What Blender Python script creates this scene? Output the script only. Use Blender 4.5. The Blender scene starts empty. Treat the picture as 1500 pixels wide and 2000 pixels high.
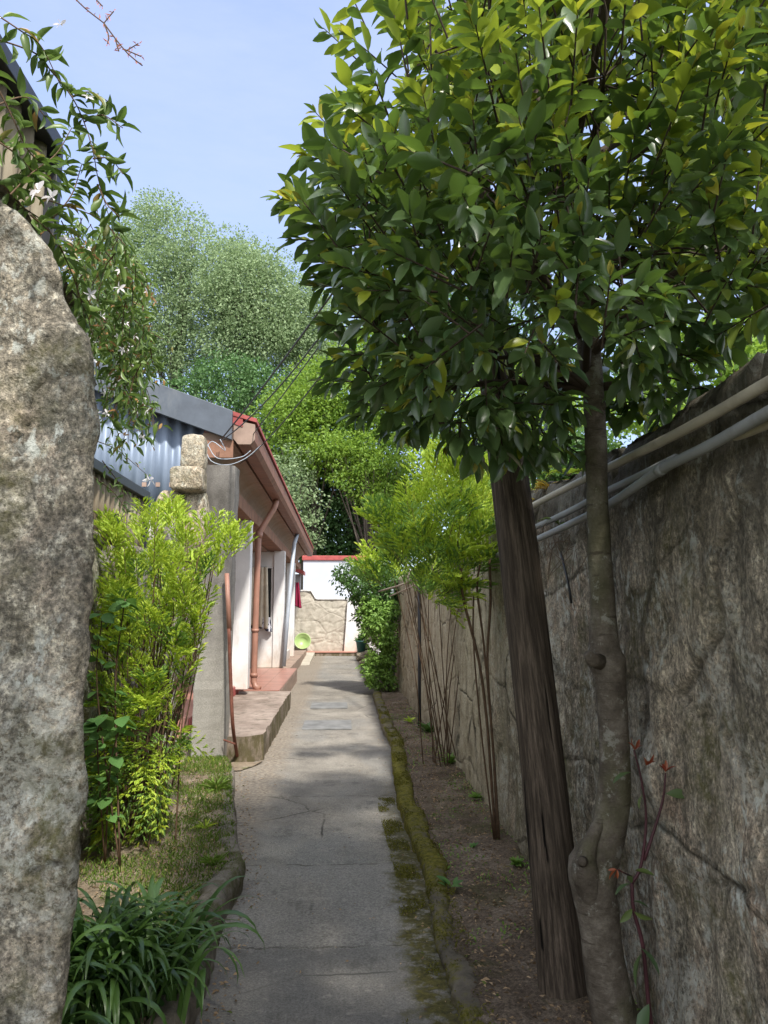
import bpy, math, random
import numpy as np
from mathutils import Vector, Matrix
random.seed(7); RNG = np.random.default_rng(7)
S = bpy.context.scene
C = bpy.context.collection
R = math.radians

# ------------------------------------------------------------------ camera
CAMZ = 1.55
YAW, PITCH, FPX = R(3.144), R(7.506), 1480.0
cd = bpy.data.cameras.new('camera'); cam = bpy.data.objects.new('camera', cd); C.objects.link(cam)
cam.location = (0, 0, CAMZ); cam.rotation_euler = (R(90) + PITCH, 0, -YAW)
cd.sensor_fit = 'VERTICAL'; cd.sensor_height = 36; cd.sensor_width = 27; cd.lens = FPX / 2000 * 36
cd.clip_start = 0.02; cd.clip_end = 2000
cd.dof.use_dof = False
S.camera = cam
S.render.resolution_x = 768; S.render.resolution_y = 1024

# ------------------------------------------------------------------ sky and sun
SUN_EL, SUN_AZ = 50.0, 21.0      # elevation; degrees the sun stands to the right of straight behind the camera
sv = Vector((math.sin(R(SUN_AZ)) * math.cos(R(SUN_EL)), -math.cos(R(SUN_AZ)) * math.cos(R(SUN_EL)), math.sin(R(SUN_EL))))
W = bpy.data.worlds.new("World"); S.world = W; W.use_nodes = True
wn, wl = W.node_tree.nodes, W.node_tree.links
bg = wn['Background']; sky = wn.new('ShaderNodeTexSky'); sky.sky_type = 'NISHITA'; sky.sun_disc = False
sky.sun_elevation = R(SUN_EL); sky.sun_rotation = math.atan2(sv.x, sv.y)
sky.air_density = 1.0; sky.dust_density = 0.5; sky.ozone_density = 2.0
tc = wn.new('ShaderNodeTexCoord'); mp = wn.new('ShaderNodeMapping'); mp.inputs['Scale'].default_value = (1.2, 2.0, 5.0)
no = wn.new('ShaderNodeTexNoise'); no.inputs['Scale'].default_value = 2.2; no.inputs['Detail'].default_value = 7; no.inputs['Roughness'].default_value = .62
cr = wn.new('ShaderNodeValToRGB'); cr.color_ramp.elements[0].position = .36; cr.color_ramp.elements[1].position = .85
cr.color_ramp.elements[0].color = (.5, .5, .5, 1); cr.color_ramp.elements[1].color = (.9, .9, .9, 1)
mx = wn.new('ShaderNodeMixRGB'); mx.inputs[2].default_value = (2.0, 2.35, 3.7, 1)
wl.new(tc.outputs['Generated'], mp.inputs[0]); wl.new(mp.outputs[0], no.inputs[0]); wl.new(no.outputs[0], cr.inputs[0])
wl.new(cr.outputs[0], mx.inputs[0]); wl.new(sky.outputs[0], mx.inputs[1])
# white cloud added outside the camera's view as fill light, blue sky kept ahead
dt = wn.new('ShaderNodeVectorMath'); dt.operation = 'DOT_PRODUCT'; dt.inputs[1].default_value = (0, .93, .36)
mr = wn.new('ShaderNodeMapRange'); mr.interpolation_type = 'SMOOTHSTEP'
mr.inputs[1].default_value = .80; mr.inputs[2].default_value = .35; mr.inputs[3].default_value = 0; mr.inputs[4].default_value = .92
m2 = wn.new('ShaderNodeMixRGB'); m2.inputs[2].default_value = (5.7, 5.9, 6.3, 1)
wl.new(tc.outputs['Generated'], dt.inputs[0]); wl.new(dt.outputs['Value'], mr.inputs[0]); wl.new(mr.outputs[0], m2.inputs[0])
wl.new(mx.outputs[0], m2.inputs[1]); wl.new(m2.outputs[0], bg.inputs[0])
bg.inputs[1].default_value = 0.15
sl = bpy.data.lights.new('sun', 'SUN'); sl.energy = 2.8; sl.angle = R(3.5); sl.color = (1, .95, .86)
so = bpy.data.objects.new('sun', sl); C.objects.link(so)
so.rotation_euler = sv.to_track_quat('Z', 'Y').to_euler(); so.location = (5, -8, 12)
S.view_settings.view_transform = 'Standard'; S.view_settings.look = 'None'
S.view_settings.exposure = 1.18; S.view_settings.gamma = 1
S.render.engine = 'CYCLES'
S.cycles.max_bounces = 8; S.cycles.transparent_max_bounces = 8

# ------------------------------------------------------------------ pixel -> place helpers (photo pixels, 1500 x 2000)
CM = Matrix.Rotation(-YAW, 3, 'Z') @ Matrix.Rotation(R(90) + PITCH, 3, 'X')
def ray(px, py): return CM @ Vector(((px - 750) / FPX, -(py - 1000) / FPX, -1))
def at(px, py, Y):
    d = ray(px, py); return Vector((0, 0, CAMZ)) + d * (Y / d.y)
def atz(px, py, z=0):
    d = ray(px, py); return Vector((0, 0, CAMZ)) + d * ((z - CAMZ) / d.z)
def atx(px, py, x):
    d = ray(px, py); return Vector((0, 0, CAMZ)) + d * (x / d.x)

# ------------------------------------------------------------------ noise (numpy)
def _h(i, j, k, s):
    n = (i * 374761393 + j * 668265263 + k * 2147483647 + s * 974634777) & 0xffffffff
    n = ((n ^ (n >> 13)) * 1274126177) & 0xffffffff
    n = ((n ^ (n >> 16)) * 2246822519) & 0xffffffff
    return ((n ^ (n >> 15)) & 0xffff) / 65535.0
def vnoise(P, s=0):
    P = np.asarray(P, float); I = np.floor(P).astype(np.int64); F = P - I; F = F * F * (3 - 2 * F)
    r = 0
    for a in (0, 1):
        for b in (0, 1):
            for c in (0, 1):
                w = (F[..., 0] if a else 1 - F[..., 0]) * (F[..., 1] if b else 1 - F[..., 1]) * (F[..., 2] if c else 1 - F[..., 2])
                r = r + w * _h(I[..., 0] + a, I[..., 1] + b, I[..., 2] + c, s)
    return r * 2 - 1
def fbm(P, sc=1.0, oct=4, s=0, g=.5):
    P = np.asarray(P, float) * sc; r = 0; a = 1
    for o in range(oct):
        r = r + a * vnoise(P + 17.3 * o, s + o); P = P * 2.03; a *= g
    return r
def cells(u, v, su, sv_, seed=0, jit=.36):
    """jittered block pattern: edge distance (0 at a joint) and a random value per block"""
    gv = np.floor(v / sv_).astype(np.int64); best = np.full(u.shape, 9e9); sec = best.copy(); val = np.zeros(u.shape)
    for dv in (-1, 0, 1):
        row = gv + dv; off = _h(row, row * 0, row * 0, seed + 5) * su
        gu = np.floor((u + off) / su).astype(np.int64)
        for du in (-1, 0, 1):
            cu = gu + du
            z = cu * 0
            pu = (cu + .5 + jit * (2 * _h(cu, row, z, seed) - 1)) * su - off
            pv = (row + .5 + jit * .6 * (2 * _h(cu, row, z, seed + 1) - 1)) * sv_
            a = np.abs(u - pu) / su; b = np.abs(v - pv) / sv_
            d = (a ** 4 + b ** 4) ** .25
            m = d < best
            sec = np.where(m, best, np.minimum(sec, d)); val = np.where(m, _h(cu, row, z, seed + 2), val); best = np.where(m, d, best)
    return sec - best, val

# ------------------------------------------------------------------ mesh helpers
class MB:
    def __init__(s): s.v = []; s.f = []
    def add(s, v, f):
        b = len(s.v); s.v += [tuple(p) for p in v]; s.f += [tuple(b + i for i in q) for q in f]; return s
    def box(s, x0, x1, y0, y1, z0, z1):
        return s.add([(x0,y0,z0),(x1,y0,z0),(x1,y1,z0),(x0,y1,z0),(x0,y0,z1),(x1,y0,z1),(x1,y1,z1),(x0,y1,z1)],
                     [(0,3,2,1),(4,5,6,7),(0,1,5,4),(1,2,6,5),(2,3,7,6),(3,0,4,7)])
    def prism(s, poly, axis, a, b):
        """poly: 2D points, extruded along axis from a to b"""
        n = len(poly); V = []
        for t in (a, b):
            for p, q in poly:
                V.append((t, p, q) if axis == 'x' else (p, t, q) if axis == 'y' else (p, q, t))
        F = [tuple(range(n))[::-1], tuple(range(n, 2 * n))] + [(i, (i + 1) % n, n + (i + 1) % n, n + i) for i in range(n)]
        return s.add(V, F)
    def tube(s, pts, rad, n=8, cap=True, wob=0, seed=0):
        pts = [Vector(p) for p in pts]; m = len(pts)
        if not hasattr(rad, '__len__'): rad = [rad] * m
        V = []; F = []; t0 = (pts[1] - pts[0]).normalized()
        ref = Vector((0, 0, 1)) if abs(t0.z) < .9 else Vector((1, 0, 0))
        nx = t0.cross(ref).normalized()
        for i, p in enumerate(pts):
            t = ((pts[min(i + 1, m - 1)] - pts[max(i - 1, 0)])).normalized()
            nx = (nx - t * nx.dot(t)).normalized(); ny = t.cross(nx)
            for k in range(n):
                a = 2 * math.pi * k / n
                V.append(p + (nx * math.cos(a) + ny * math.sin(a)) * rad[i])
        for i in range(m - 1):
            for k in range(n):
                F.append((i * n + k, i * n + (k + 1) % n, (i + 1) * n + (k + 1) % n, (i + 1) * n + k))
        if cap: F.append(tuple(range(n))[::-1]); F.append(tuple(range((m - 1) * n, m * n)))
        return s.add(V, F)
    def grid(s, P):
        """P: (rows, cols, 3) array of points"""
        r, c = P.shape[:2]
        F = [(i * c + j, i * c + j + 1, (i + 1) * c + j + 1, (i + 1) * c + j) for i in range(r - 1) for j in range(c - 1)]
        return s.add(P.reshape(-1, 3).tolist(), F)
def mesh(name, v, f, mat, smooth=False):
    m = bpy.data.meshes.new(name); m.from_pydata([tuple(p) for p in v], [], f); m.materials.append(mat)
    if smooth: m.polygons.foreach_set('use_smooth', [True] * len(m.polygons))
    m.update(); return m
def tag(o, label=None, cat=None, group=None, kind=None):
    if label: o['label'] = label
    if cat: o['category'] = cat
    if group: o['group'] = group
    if kind: o['kind'] = kind
    return o
def empty(name, loc, label, cat, group=None):
    o = bpy.data.objects.new(name, None); C.objects.link(o); o.location = loc; o.empty_display_size = .1
    return tag(o, label, cat, group)
def wloc(o):
    v = Vector(o.location)
    while o.parent: o = o.parent; v += Vector(o.location)
    return v
def build(name, mb, mat, parent=None, smooth=False, bevel=0, label=None, cat=None, group=None, kind=None):
    """links a mesh (given in world coordinates) as one object"""
    v = np.array(mb.v, float)
    if parent: org = wloc(parent)
    elif kind == 'structure': org = Vector((0, 0, 0))
    else: org = Vector(((v[:, 0].min() + v[:, 0].max()) / 2, (v[:, 1].min() + v[:, 1].max()) / 2, v[:, 2].min()))
    v -= np.array(org)
    o = bpy.data.objects.new(name, mesh(name, v, mb.f, mat, smooth)); C.objects.link(o)
    if parent: o.parent = parent
    else: o.location = org
    if bevel:
        b = o.modifiers.new('bevel', 'BEVEL'); b.width = bevel; b.segments = 2; b.limit_method = 'ANGLE'; b.harden_normals = False
    return tag(o, label, cat, group, kind)
def curve(pts, n=16):
    """Catmull-Rom through pts"""
    P = [Vector(p) for p in pts]; P = [P[0] * 2 - P[1]] + P + [P[-1] * 2 - P[-2]]; out = []
    segs = len(P) - 3
    for i in range(segs):
        a, b, c, d = P[i:i + 4]; k = max(2, n // segs)
        for j in range(k):
            t = j / k
            out.append(.5 * ((2 * b) + (c - a) * t + (2 * a - 5 * b + 4 * c - d) * t * t + (3 * b - a - 3 * c + d) * t ** 3))
    out.append(P[-2]); return out

# ------------------------------------------------------------------ leaves (numpy)
def tpl_broad(fold=.18, curl=.22, ws=(.55, 1., .88, .45)):
    ts = (.18, .42, .68, .88); V = [(0, 0, 0)]
    for t, w in zip(ts, ws): V += [(t, -w / 2, fold * w / 2 - curl * t * t), (t, 0, -curl * t * t), (t, w / 2, fold * w / 2 - curl * t * t)]
    V.append((1, 0, -curl)); F = [(0, 2, 1), (0, 3, 2)]
    for i in range(3):
        a = 1 + 3 * i; F += [(a, a + 1, a + 4, a + 3), (a + 1, a + 2, a + 5, a + 4)]
    F += [(10, 11, 13), (11, 12, 13)]
    return np.array(V), F
TB = tpl_broad()
TS = (np.array([(0, 0, 0), (.45, -.5, .12), (1, 0, -.1), (.45, .5, .12)], float), [(0, 1, 2), (0, 2, 3)])
TQ = (np.array([(0, -.2, 0), (.5, -.5, .1), (1, -.15, -.05), (1, .15, -.05), (.5, .5, .1), (0, .2, 0)], float), [(0, 1, 4, 5), (1, 2, 3, 4)])
def norm(a): return a / np.maximum(np.linalg.norm(a, axis=-1, keepdims=True), 1e-9)
def leaves(name, pos, dr, L, Wd, tpl, mat, parent=None, up=None, smooth=True, roll=.5, org=None, **kw):
    pos = np.asarray(pos, float); dr = norm(np.asarray(dr, float)); N = len(pos)
    if up is None: up = np.tile([0, 0, 1.], (N, 1)) + RNG.normal(0, roll, (N, 3))
    side = norm(np.cross(dr, up)); nr = np.cross(side, dr)
    T, F = tpl; k = len(T)
    L = np.broadcast_to(L, (N,)); Wd = np.broadcast_to(Wd, (N,))
    V = (pos[:, None, :] + dr[:, None, :] * (T[None, :, 0:1] * L[:, None, None]) + side[:, None, :] * (T[None, :, 1:2] * Wd[:, None, None])
         + nr[:, None, :] * (T[None, :, 2:3] * L[:, None, None])).reshape(-1, 3)
    if parent: o0 = np.array(wloc(parent))
    elif org is not None: o0 = np.array(org)
    else: o0 = np.array([V[:, 0].mean(), V[:, 1].mean(), V[:, 2].min()])
    V = V - o0
    lt = np.array([len(q) for q in F]); li = np.concatenate([np.array(q) for q in F])
    nl = len(li)
    idx = (li[None, :] + (np.arange(N) * k)[:, None]).reshape(-1)
    tot = np.tile(lt, N); start = np.concatenate([[0], np.cumsum(tot)[:-1]])
    m = bpy.data.meshes.new(name); m.vertices.add(len(V)); m.vertices.foreach_set('co', V.reshape(-1))
    m.loops.add(len(idx)); m.loops.foreach_set('vertex_index', idx.astype(np.int32))
    m.polygons.add(len(tot)); m.polygons.foreach_set('loop_start', start.astype(np.int32))
    try: m.polygons.foreach_set('loop_total', tot.astype(np.int32))
    except Exception: pass
    if smooth: m.polygons.foreach_set('use_smooth', np.ones(len(tot), bool))
    m.materials.append(mat); m.update(calc_edges=True); m.validate()
    o = bpy.data.objects.new(name, m); C.objects.link(o)
    if parent: o.parent = parent
    else: o.location = o0
    return tag(o, **kw)
def inpoly(px, py, poly):
    c = False; j = len(poly) - 1
    for i in range(len(poly)):
        xi, yi = poly[i]; xj, yj = poly[j]
        if (yi > py) != (yj > py) and px < (xj - xi) * (py - yi) / (yj - yi) + xi: c = not c
        j = i
    return c
def edist(px, py, poly):
    best = 1e9
    for i in range(len(poly)):
        a = poly[i - 1]; b = poly[i]; dx, dy = b[0] - a[0], b[1] - a[1]
        t = max(0, min(1, ((px - a[0]) * dx + (py - a[1]) * dy) / (dx * dx + dy * dy + 1e-9)))
        best = min(best, math.hypot(px - a[0] - t * dx, py - a[1] - t * dy))
    return best

# ------------------------------------------------------------------ materials
class NT:
    def __init__(s, name, rough=.8, spec=.3):
        s.m = bpy.data.materials.new(name); s.m.use_nodes = True; s.t = s.m.node_tree; s.n = s.t.nodes; s.l = s.t.links
        s.b = s.n['Principled BSDF']; s.b.inputs['Roughness'].default_value = rough
        s.b.inputs['Specular IOR Level'].default_value = spec
        s.g = s.n.new('ShaderNodeNewGeometry'); s.bh = None
    def pos(s, sc=(1, 1, 1), rot=(0, 0, 0)):
        m = s.n.new('ShaderNodeMapping'); m.inputs['Scale'].default_value = sc; m.inputs['Rotation'].default_value = rot
        s.l.new(s.g.outputs['Position'], m.inputs[0]); return m.outputs[0]
    def noise(s, sc, det=5, rough=.6, vec=None, dist=0):
        x = s.n.new('ShaderNodeTexNoise'); x.inputs['Scale'].default_value = sc; x.inputs['Detail'].default_value = det
        x.inputs['Roughness'].default_value = rough; x.inputs['Distortion'].default_value = dist
        s.l.new(vec if vec else s.pos(), x.inputs['Vector']); return x.outputs[0]
    def vor(s, sc, vec=None, feat='F1', out=0):
        x = s.n.new('ShaderNodeTexVoronoi'); x.feature = feat; x.inputs['Scale'].default_value = sc
        s.l.new(vec if vec else s.pos(), x.inputs['Vector']); return x.outputs[out]
    def step(s, v, a, b, inv=False):
        x = s.n.new('ShaderNodeMapRange'); x.inputs[1].default_value = a; x.inputs[2].default_value = b
        x.inputs[3].default_value = 1 if inv else 0; x.inputs[4].default_value = 0 if inv else 1
        s.l.new(v, x.inputs[0]); return x.outputs[0]
    def ramp(s, v, stops):
        x = s.n.new('ShaderNodeValToRGB'); e = x.color_ramp.elements
        while len(e) < len(stops): e.new(.5)
        for q, (p, c) in zip(e, stops): q.position = p; q.color = (*c, 1)
        s.l.new(v, x.inputs[0]); return x.outputs[0]
    def mix(s, f, a, b, mode='MIX'):
        x = s.n.new('ShaderNodeMixRGB'); x.blend_type = mode
        for i, q in enumerate((f, a, b)):
            if isinstance(q, (int, float)): x.inputs[i].default_value = q if i == 0 else (q, q, q, 1)
            elif isinstance(q, tuple): x.inputs[i].default_value = (*q, 1)
            else: s.l.new(q, x.inputs[i])
        return x.outputs[0]
    def math(s, op, a, b=0):
        x = s.n.new('ShaderNodeMath'); x.operation = op
        for i, q in enumerate((a, b)):
            if isinstance(q, (int, float)): x.inputs[i].default_value = q
            else: s.l.new(q, x.inputs[i])
        return x.outputs[0]
    def xyz(s, i):
        x = s.n.new('ShaderNodeSeparateXYZ'); s.l.new(s.g.outputs['Position'], x.inputs[0]); return x.outputs[i]
    def attr(s, name):
        x = s.n.new('ShaderNodeAttribute'); x.attribute_name = name; return x.outputs['Fac']
    def bump(s, h, strength=.5, dist=.01):
        x = s.n.new('ShaderNodeBump'); x.inputs['Strength'].default_value = strength; x.inputs['Distance'].default_value = dist
        s.l.new(h, x.inputs['Height'])
        if s.bh: s.l.new(s.bh, x.inputs['Normal'])
        s.bh = x.outputs[0]; s.l.new(s.bh, s.b.inputs['Normal']); return s
    def col(s, c):
        if isinstance(c, tuple): s.b.inputs['Base Color'].default_value = (*c, 1)
        else: s.l.new(c, s.b.inputs['Base Color'])
        return s
    def rgh(s, v): s.l.new(v, s.b.inputs['Roughness']); return s
def plain(name, c, rough=.7, var=.25, sc=6, bump=.2, spec=.3, metal=0, dirt=None):
    n = NT(name, rough, spec); lo = tuple(x * (1 - var) for x in c); hi = tuple(min(1, x * (1 + var * .6)) for x in c)
    q = n.ramp(n.noise(sc, 6, .65), [(.3, lo), (.7, hi)])
    if dirt: q = n.mix(n.step(n.noise(sc * .6, 6, .7, vec=n.pos((1, 1, .35))), .5, .75), q, dirt)
    n.col(q)
    if bump: n.bump(n.noise(sc * 12, 4), bump, .004)
    n.b.inputs['Metallic'].default_value = metal
    return n.m
def leafmat(name, dark, light, trans, tw=.35, rough=.4, spec=.5, young=None, yf=.9, clump=1.5):
    n = NT(name, rough, spec); rnd = n.g.outputs['Random Per Island']
    q = n.mix(rnd, dark, light)
    q = n.mix(n.step(n.noise(clump, 3), .38, .66), q, n.mix(.45, q, light))
    if young: q = n.mix(n.step(rnd, yf, min(1, yf + .03)), q, young)
    n.col(q)
    n.bump(n.noise(40, 2), .15, .003)
    tr = n.n.new('ShaderNodeBsdfTranslucent'); n.l.new(n.mix(.5, q, trans), tr.inputs[0])
    ms = n.n.new('ShaderNodeMixShader'); ms.inputs[0].default_value = tw
    out = n.n['Material Output']
    n.l.new(n.b.outputs[0], ms.inputs[1]); n.l.new(tr.outputs[0], ms.inputs[2]); n.l.new(ms.outputs[0], out.inputs[0])
    return n.m

def stone_mat(name, tone=1.0, streak=0.0, moss=.5, lichen=.5, topdark=None, far=False, blocks=0, warm=(1.03, 1, .91)):
    n = NT(name, .9, .2); T = lambda *c: tuple(x * tone * w_ for x, w_ in zip(c, warm))
    v = n.pos((1, 1, 1 - .75 * streak))
    big = n.noise(1.6, 6, .6, vec=v, dist=.4)
    c = n.ramp(big, [(.25, T(.13, .112, .09)), (.45, T(.23, .2, .165)), (.6, T(.33, .29, .245)), (.78, T(.25, .21, .17))])
    c = n.mix(n.step(n.noise(2.3, 5, .65, vec=n.pos((1, 1, .6))), .52, .66), c, T(.30, .235, .19))
    c = n.mix(n.math('MULTIPLY', n.step(n.noise(3.3, 8, .72, vec=v, dist=.6), .5, .57), .75), c, T(.12, .108, .09))
    c = n.mix(n.math('MULTIPLY', n.step(n.noise(2.1, 8, .7, vec=n.pos((1, 1, .7)), dist=.5), .55, .6), .6), c, T(.42, .385, .33))
    c = n.mix(n.step(n.noise(9, 7, .72, vec=v), .5, .66), c, T(.14, .13, .11))
    c = n.mix(n.math('MULTIPLY', n.step(n.noise(19, 6, .75, vec=v), .54, .62), .7), c, T(.4, .37, .32))
    c = n.mix(.55, c, n.ramp(n.attr('block'), [(0, (.25, .24, .23)), (.5, (.5, .49, .47)), (1, (.72, .69, .64))]), 'OVERLAY') if far else c
    fine = n.noise(75, 5, .7, vec=n.pos((1, 1, 1 - .45 * streak)))
    c = n.mix(.85, c, n.ramp(fine, [(.33, (.14, .14, .14)), (.5, (.5, .5, .5)), (.64, (.95, .93, .9))]), 'OVERLAY')
    c = n.mix(.7, c, n.ramp(n.noise(24, 6, .8, vec=v), [(.36, (.2, .2, .2)), (.5, (.5, .5, .5)), (.62, (.85, .84, .82))]), 'OVERLAY')
    c = n.mix(n.math('MULTIPLY', n.step(n.noise(150, 2, .5), .6, .68), .7), c, T(.06, .055, .05))
    if streak:
        st = n.noise(7, 6, .7, vec=n.pos((1, 1, .12)))
        c = n.mix(n.math('MULTIPLY', n.step(st, .5, .66), .8 * streak), c, T(.085, .075, .062))
        st2 = n.noise(13, 5, .7, vec=n.pos((1, 1, .08)))
        c = n.mix(n.math('MULTIPLY', n.step(st2, .56, .7), .55 * streak), c, T(.37, .33, .28))
    li = n.math('MULTIPLY', n.step(n.noise(5, 2, .5), .5, .6), n.step(n.noise(26, 5, .7, vec=n.pos((1, 1, .6))), .52, .6))
    c = n.mix(n.math('MULTIPLY', li, lichen), c, T(.52, .53, .5))
    l2 = n.math('MULTIPLY', n.step(n.noise(1.9, 6, .7, dist=.5), .54, .58), n.step(n.noise(38, 5, .75), .44, .54))
    c = n.mix(n.math('MULTIPLY', l2, lichen * .7), c, T(.47, .46, .42))
    mo = n.math('MULTIPLY', n.step(n.noise(2.7, 5, .65), .5, .66), n.step(n.noise(30, 4, .7), .35, .6))
    c = n.mix(n.math('MULTIPLY', mo, moss), c, (.085, .08, .022))
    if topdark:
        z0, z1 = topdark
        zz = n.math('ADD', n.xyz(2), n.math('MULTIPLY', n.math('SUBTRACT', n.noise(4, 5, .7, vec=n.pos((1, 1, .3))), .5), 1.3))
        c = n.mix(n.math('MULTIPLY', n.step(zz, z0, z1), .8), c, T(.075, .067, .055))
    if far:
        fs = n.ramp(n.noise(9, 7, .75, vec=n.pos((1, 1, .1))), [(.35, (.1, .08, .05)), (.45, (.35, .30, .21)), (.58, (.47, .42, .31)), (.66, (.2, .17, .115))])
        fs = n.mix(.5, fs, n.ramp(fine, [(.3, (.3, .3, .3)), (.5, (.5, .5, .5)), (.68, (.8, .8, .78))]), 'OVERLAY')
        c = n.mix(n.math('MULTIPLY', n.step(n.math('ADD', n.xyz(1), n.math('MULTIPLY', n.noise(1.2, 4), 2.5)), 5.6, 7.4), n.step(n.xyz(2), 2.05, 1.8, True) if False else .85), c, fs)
    if blocks:
        wv = n.mix(.11, n.pos((1, blocks, blocks * 1.6)), n.noise(4.5, 8, .75))
        ve = n.vor(1, vec=wv, feat='DISTANCE_TO_EDGE'); jm = n.math('MULTIPLY', n.step(ve, .003, .017, True), n.step(n.noise(1.5, 4), .46, .56))
        c = n.mix(n.math('MULTIPLY', jm, .8), c, (.035, .03, .02))
        n.bump(n.step(ve, 0, .03), .8, .015)
    c = n.mix(n.attr('joint'), c, (.05, .043, .03))
    n.col(c); n.bump(n.noise(9, 7, .7), .9, .03); n.bump(fine, .8, .006); n.bump(n.noise(32, 5, .7), .7, .012)
    return n.m

M = {}
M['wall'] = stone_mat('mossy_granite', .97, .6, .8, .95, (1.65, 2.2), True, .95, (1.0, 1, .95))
M['rock'] = stone_mat('pale_granite', 1.0, .25, .9, .85, warm=(.98, 1, .99))
M['oldstone'] = stone_mat('lichen_stone', 1.1, .1, .5, .6)

# ================================================================== SETTING
# concrete path
n = NT('worn_concrete', .88, .25)
c = n.ramp(n.noise(1.3, 6, .65, dist=.6), [(.28, (.15, .138, .12)), (.5, (.215, .198, .172)), (.72, (.31, .288, .25))])
c = n.mix(n.step(n.noise(.7, 5, .6, vec=n.pos((1, .5, 1))), .5, .56), c, n.mix(.5, c, (.2, .198, .188)))
c = n.mix(n.math('MULTIPLY', n.step(n.noise(6, 6, .75), .55, .7), .5), c, (.30, .27, .235))
c = n.mix(.65, c, n.ramp(n.noise(110, 4, .75), [(.35, (.15, .15, .15)), (.5, (.5, .5, .5)), (.64, (.92, .9, .87))]), 'OVERLAY')
c = n.mix(n.math('MULTIPLY', n.step(n.noise(200, 2, .5), .64, .7), .6), c, (.5, .49, .46))
crk = n.vor(.55, vec=n.mix(.12, n.pos(), n.noise(3, 5)), feat='DISTANCE_TO_EDGE')
c = n.mix(n.math('MULTIPLY', n.step(crk, .0015, .005, True), n.step(n.noise(1.1, 2), .5, .6)), c, (.06, .055, .045))
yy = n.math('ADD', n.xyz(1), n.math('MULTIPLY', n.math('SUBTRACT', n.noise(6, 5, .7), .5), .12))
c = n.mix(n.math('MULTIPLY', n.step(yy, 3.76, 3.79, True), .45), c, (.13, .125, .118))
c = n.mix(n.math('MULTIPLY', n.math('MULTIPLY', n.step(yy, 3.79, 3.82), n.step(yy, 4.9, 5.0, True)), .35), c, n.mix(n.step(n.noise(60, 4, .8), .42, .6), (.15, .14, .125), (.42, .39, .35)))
for q_ in (3.79, 4.95, 6.7, 9.3):
    ln = n.step(n.math('ABSOLUTE', n.math('SUBTRACT', yy, q_)), .004, .014, True)
    c = n.mix(n.math('MULTIPLY', ln, n.math('MULTIPLY', n.step(n.noise(9, 4), .4, .55), .8)), c, (.07, .062, .05))
c = n.mix(n.math('MULTIPLY', n.step(n.noise(14, 7, .8), .56, .64), .6), c, (.34, .31, .27))
c = n.mix(n.math('MULTIPLY', n.step(n.noise(3.1, 8, .8, vec=n.pos((1, .7, 1))), .56, .62), .5), c, (.1, .092, .08))
# moss and dirt along the right edge
edge = n.math('ADD', n.math('SUBTRACT', n.xyz(0), n.math('MULTIPLY', n.xyz(1), .022)), n.math('MULTIPLY', n.math('SUBTRACT', n.noise(5, 6, .7), .5), .38))
near = n.step(n.xyz(1), 5.2, 7.4, True)
ms_ = n.math('MULTIPLY', n.step(edge, .17, .25), near)
c = n.mix(n.math('MULTIPLY', ms_, n.step(n.noise(13, 5, .7), .36, .5)), c, n.ramp(n.noise(40, 4), [(.3, (.035, .032, .012)), (.7, (.125, .11, .03))]))
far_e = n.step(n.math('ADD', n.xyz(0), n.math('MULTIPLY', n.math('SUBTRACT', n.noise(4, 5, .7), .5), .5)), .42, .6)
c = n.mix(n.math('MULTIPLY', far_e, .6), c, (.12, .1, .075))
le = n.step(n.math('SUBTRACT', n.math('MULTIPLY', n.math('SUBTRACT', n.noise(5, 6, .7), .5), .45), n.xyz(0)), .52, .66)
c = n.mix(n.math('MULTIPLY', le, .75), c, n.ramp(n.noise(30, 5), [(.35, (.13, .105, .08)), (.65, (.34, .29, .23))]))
n.col(c); n.bump(n.noise(110, 5, .8), .7, .005); n.bump(n.noise(5, 5), .5, .02); n.bump(ms_, .5, .01)
M['path'] = n.m
# soil
n = NT('dark_soil', .95, .1)
c = n.ramp(n.noise(3, 6, .7), [(.3, (.085, .063, .045)), (.52, (.18, .14, .105)), (.72, (.32, .265, .21))])
c = n.mix(.8, c, n.ramp(n.noise(60, 6, .8), [(.35, (.12, .12, .12)), (.52, (.5, .5, .5)), (.66, (.95, .92, .88))]), 'OVERLAY')
c = n.mix(n.math('MULTIPLY', n.step(n.noise(2.1, 5, .7), .52, .62), .6), c, (.06, .068, .02))
n.col(c); n.bump(n.noise(45, 6, .8), 1, .014); n.bump(n.noise(8, 5), .6, .03)
M['soil'] = n.m
n = NT('dry_soil', .95, .1)
c = n.ramp(n.noise(3.5, 6, .7), [(.3, (.16, .12, .085)), (.52, (.3, .24, .175)), (.72, (.44, .36, .28))])
c = n.mix(.6, c, n.ramp(n.noise(70, 6, .8), [(.3, (.25, .25, .25)), (.52, (.5, .5, .5)), (.7, (.85, .83, .8))]), 'OVERLAY')
c = n.mix(n.math('MULTIPLY', n.step(n.noise(2.5, 5, .7), .5, .62), .65), c, (.08, .1, .03))
n.col(c); n.bump(n.noise(55, 6, .8), 1, .012); n.bump(n.noise(8, 5), .6, .03)
M['drysoil'] = n.m
n = NT('mossy_kerb', .95, .1)
c = n.ramp(n.noise(6, 6, .7), [(.3, (.09, .08, .06)), (.6, (.22, .19, .15)), (.8, (.3, .27, .22))])
mo = n.math('MULTIPLY', n.step(n.math('ADD', n.noise(3, 7, .75), n.math('MULTIPLY', n.math('MULTIPLY', n.step(n.xyz(1), 4.2, 4.8), n.step(n.xyz(1), 8.2, 9.5, True)), .12)), .46, .56), n.step(n.noise(40, 4, .7), .25, .45))
c = n.mix(mo, c, n.ramp(n.noise(35, 5, .7), [(.3, (.055, .055, .012)), (.7, (.23, .205, .04))]))
n.col(c); n.bump(n.noise(60, 6, .8), 1, .012); n.bump(n.noise(12, 5), .7, .02)
M['kerb'] = n.m
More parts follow.
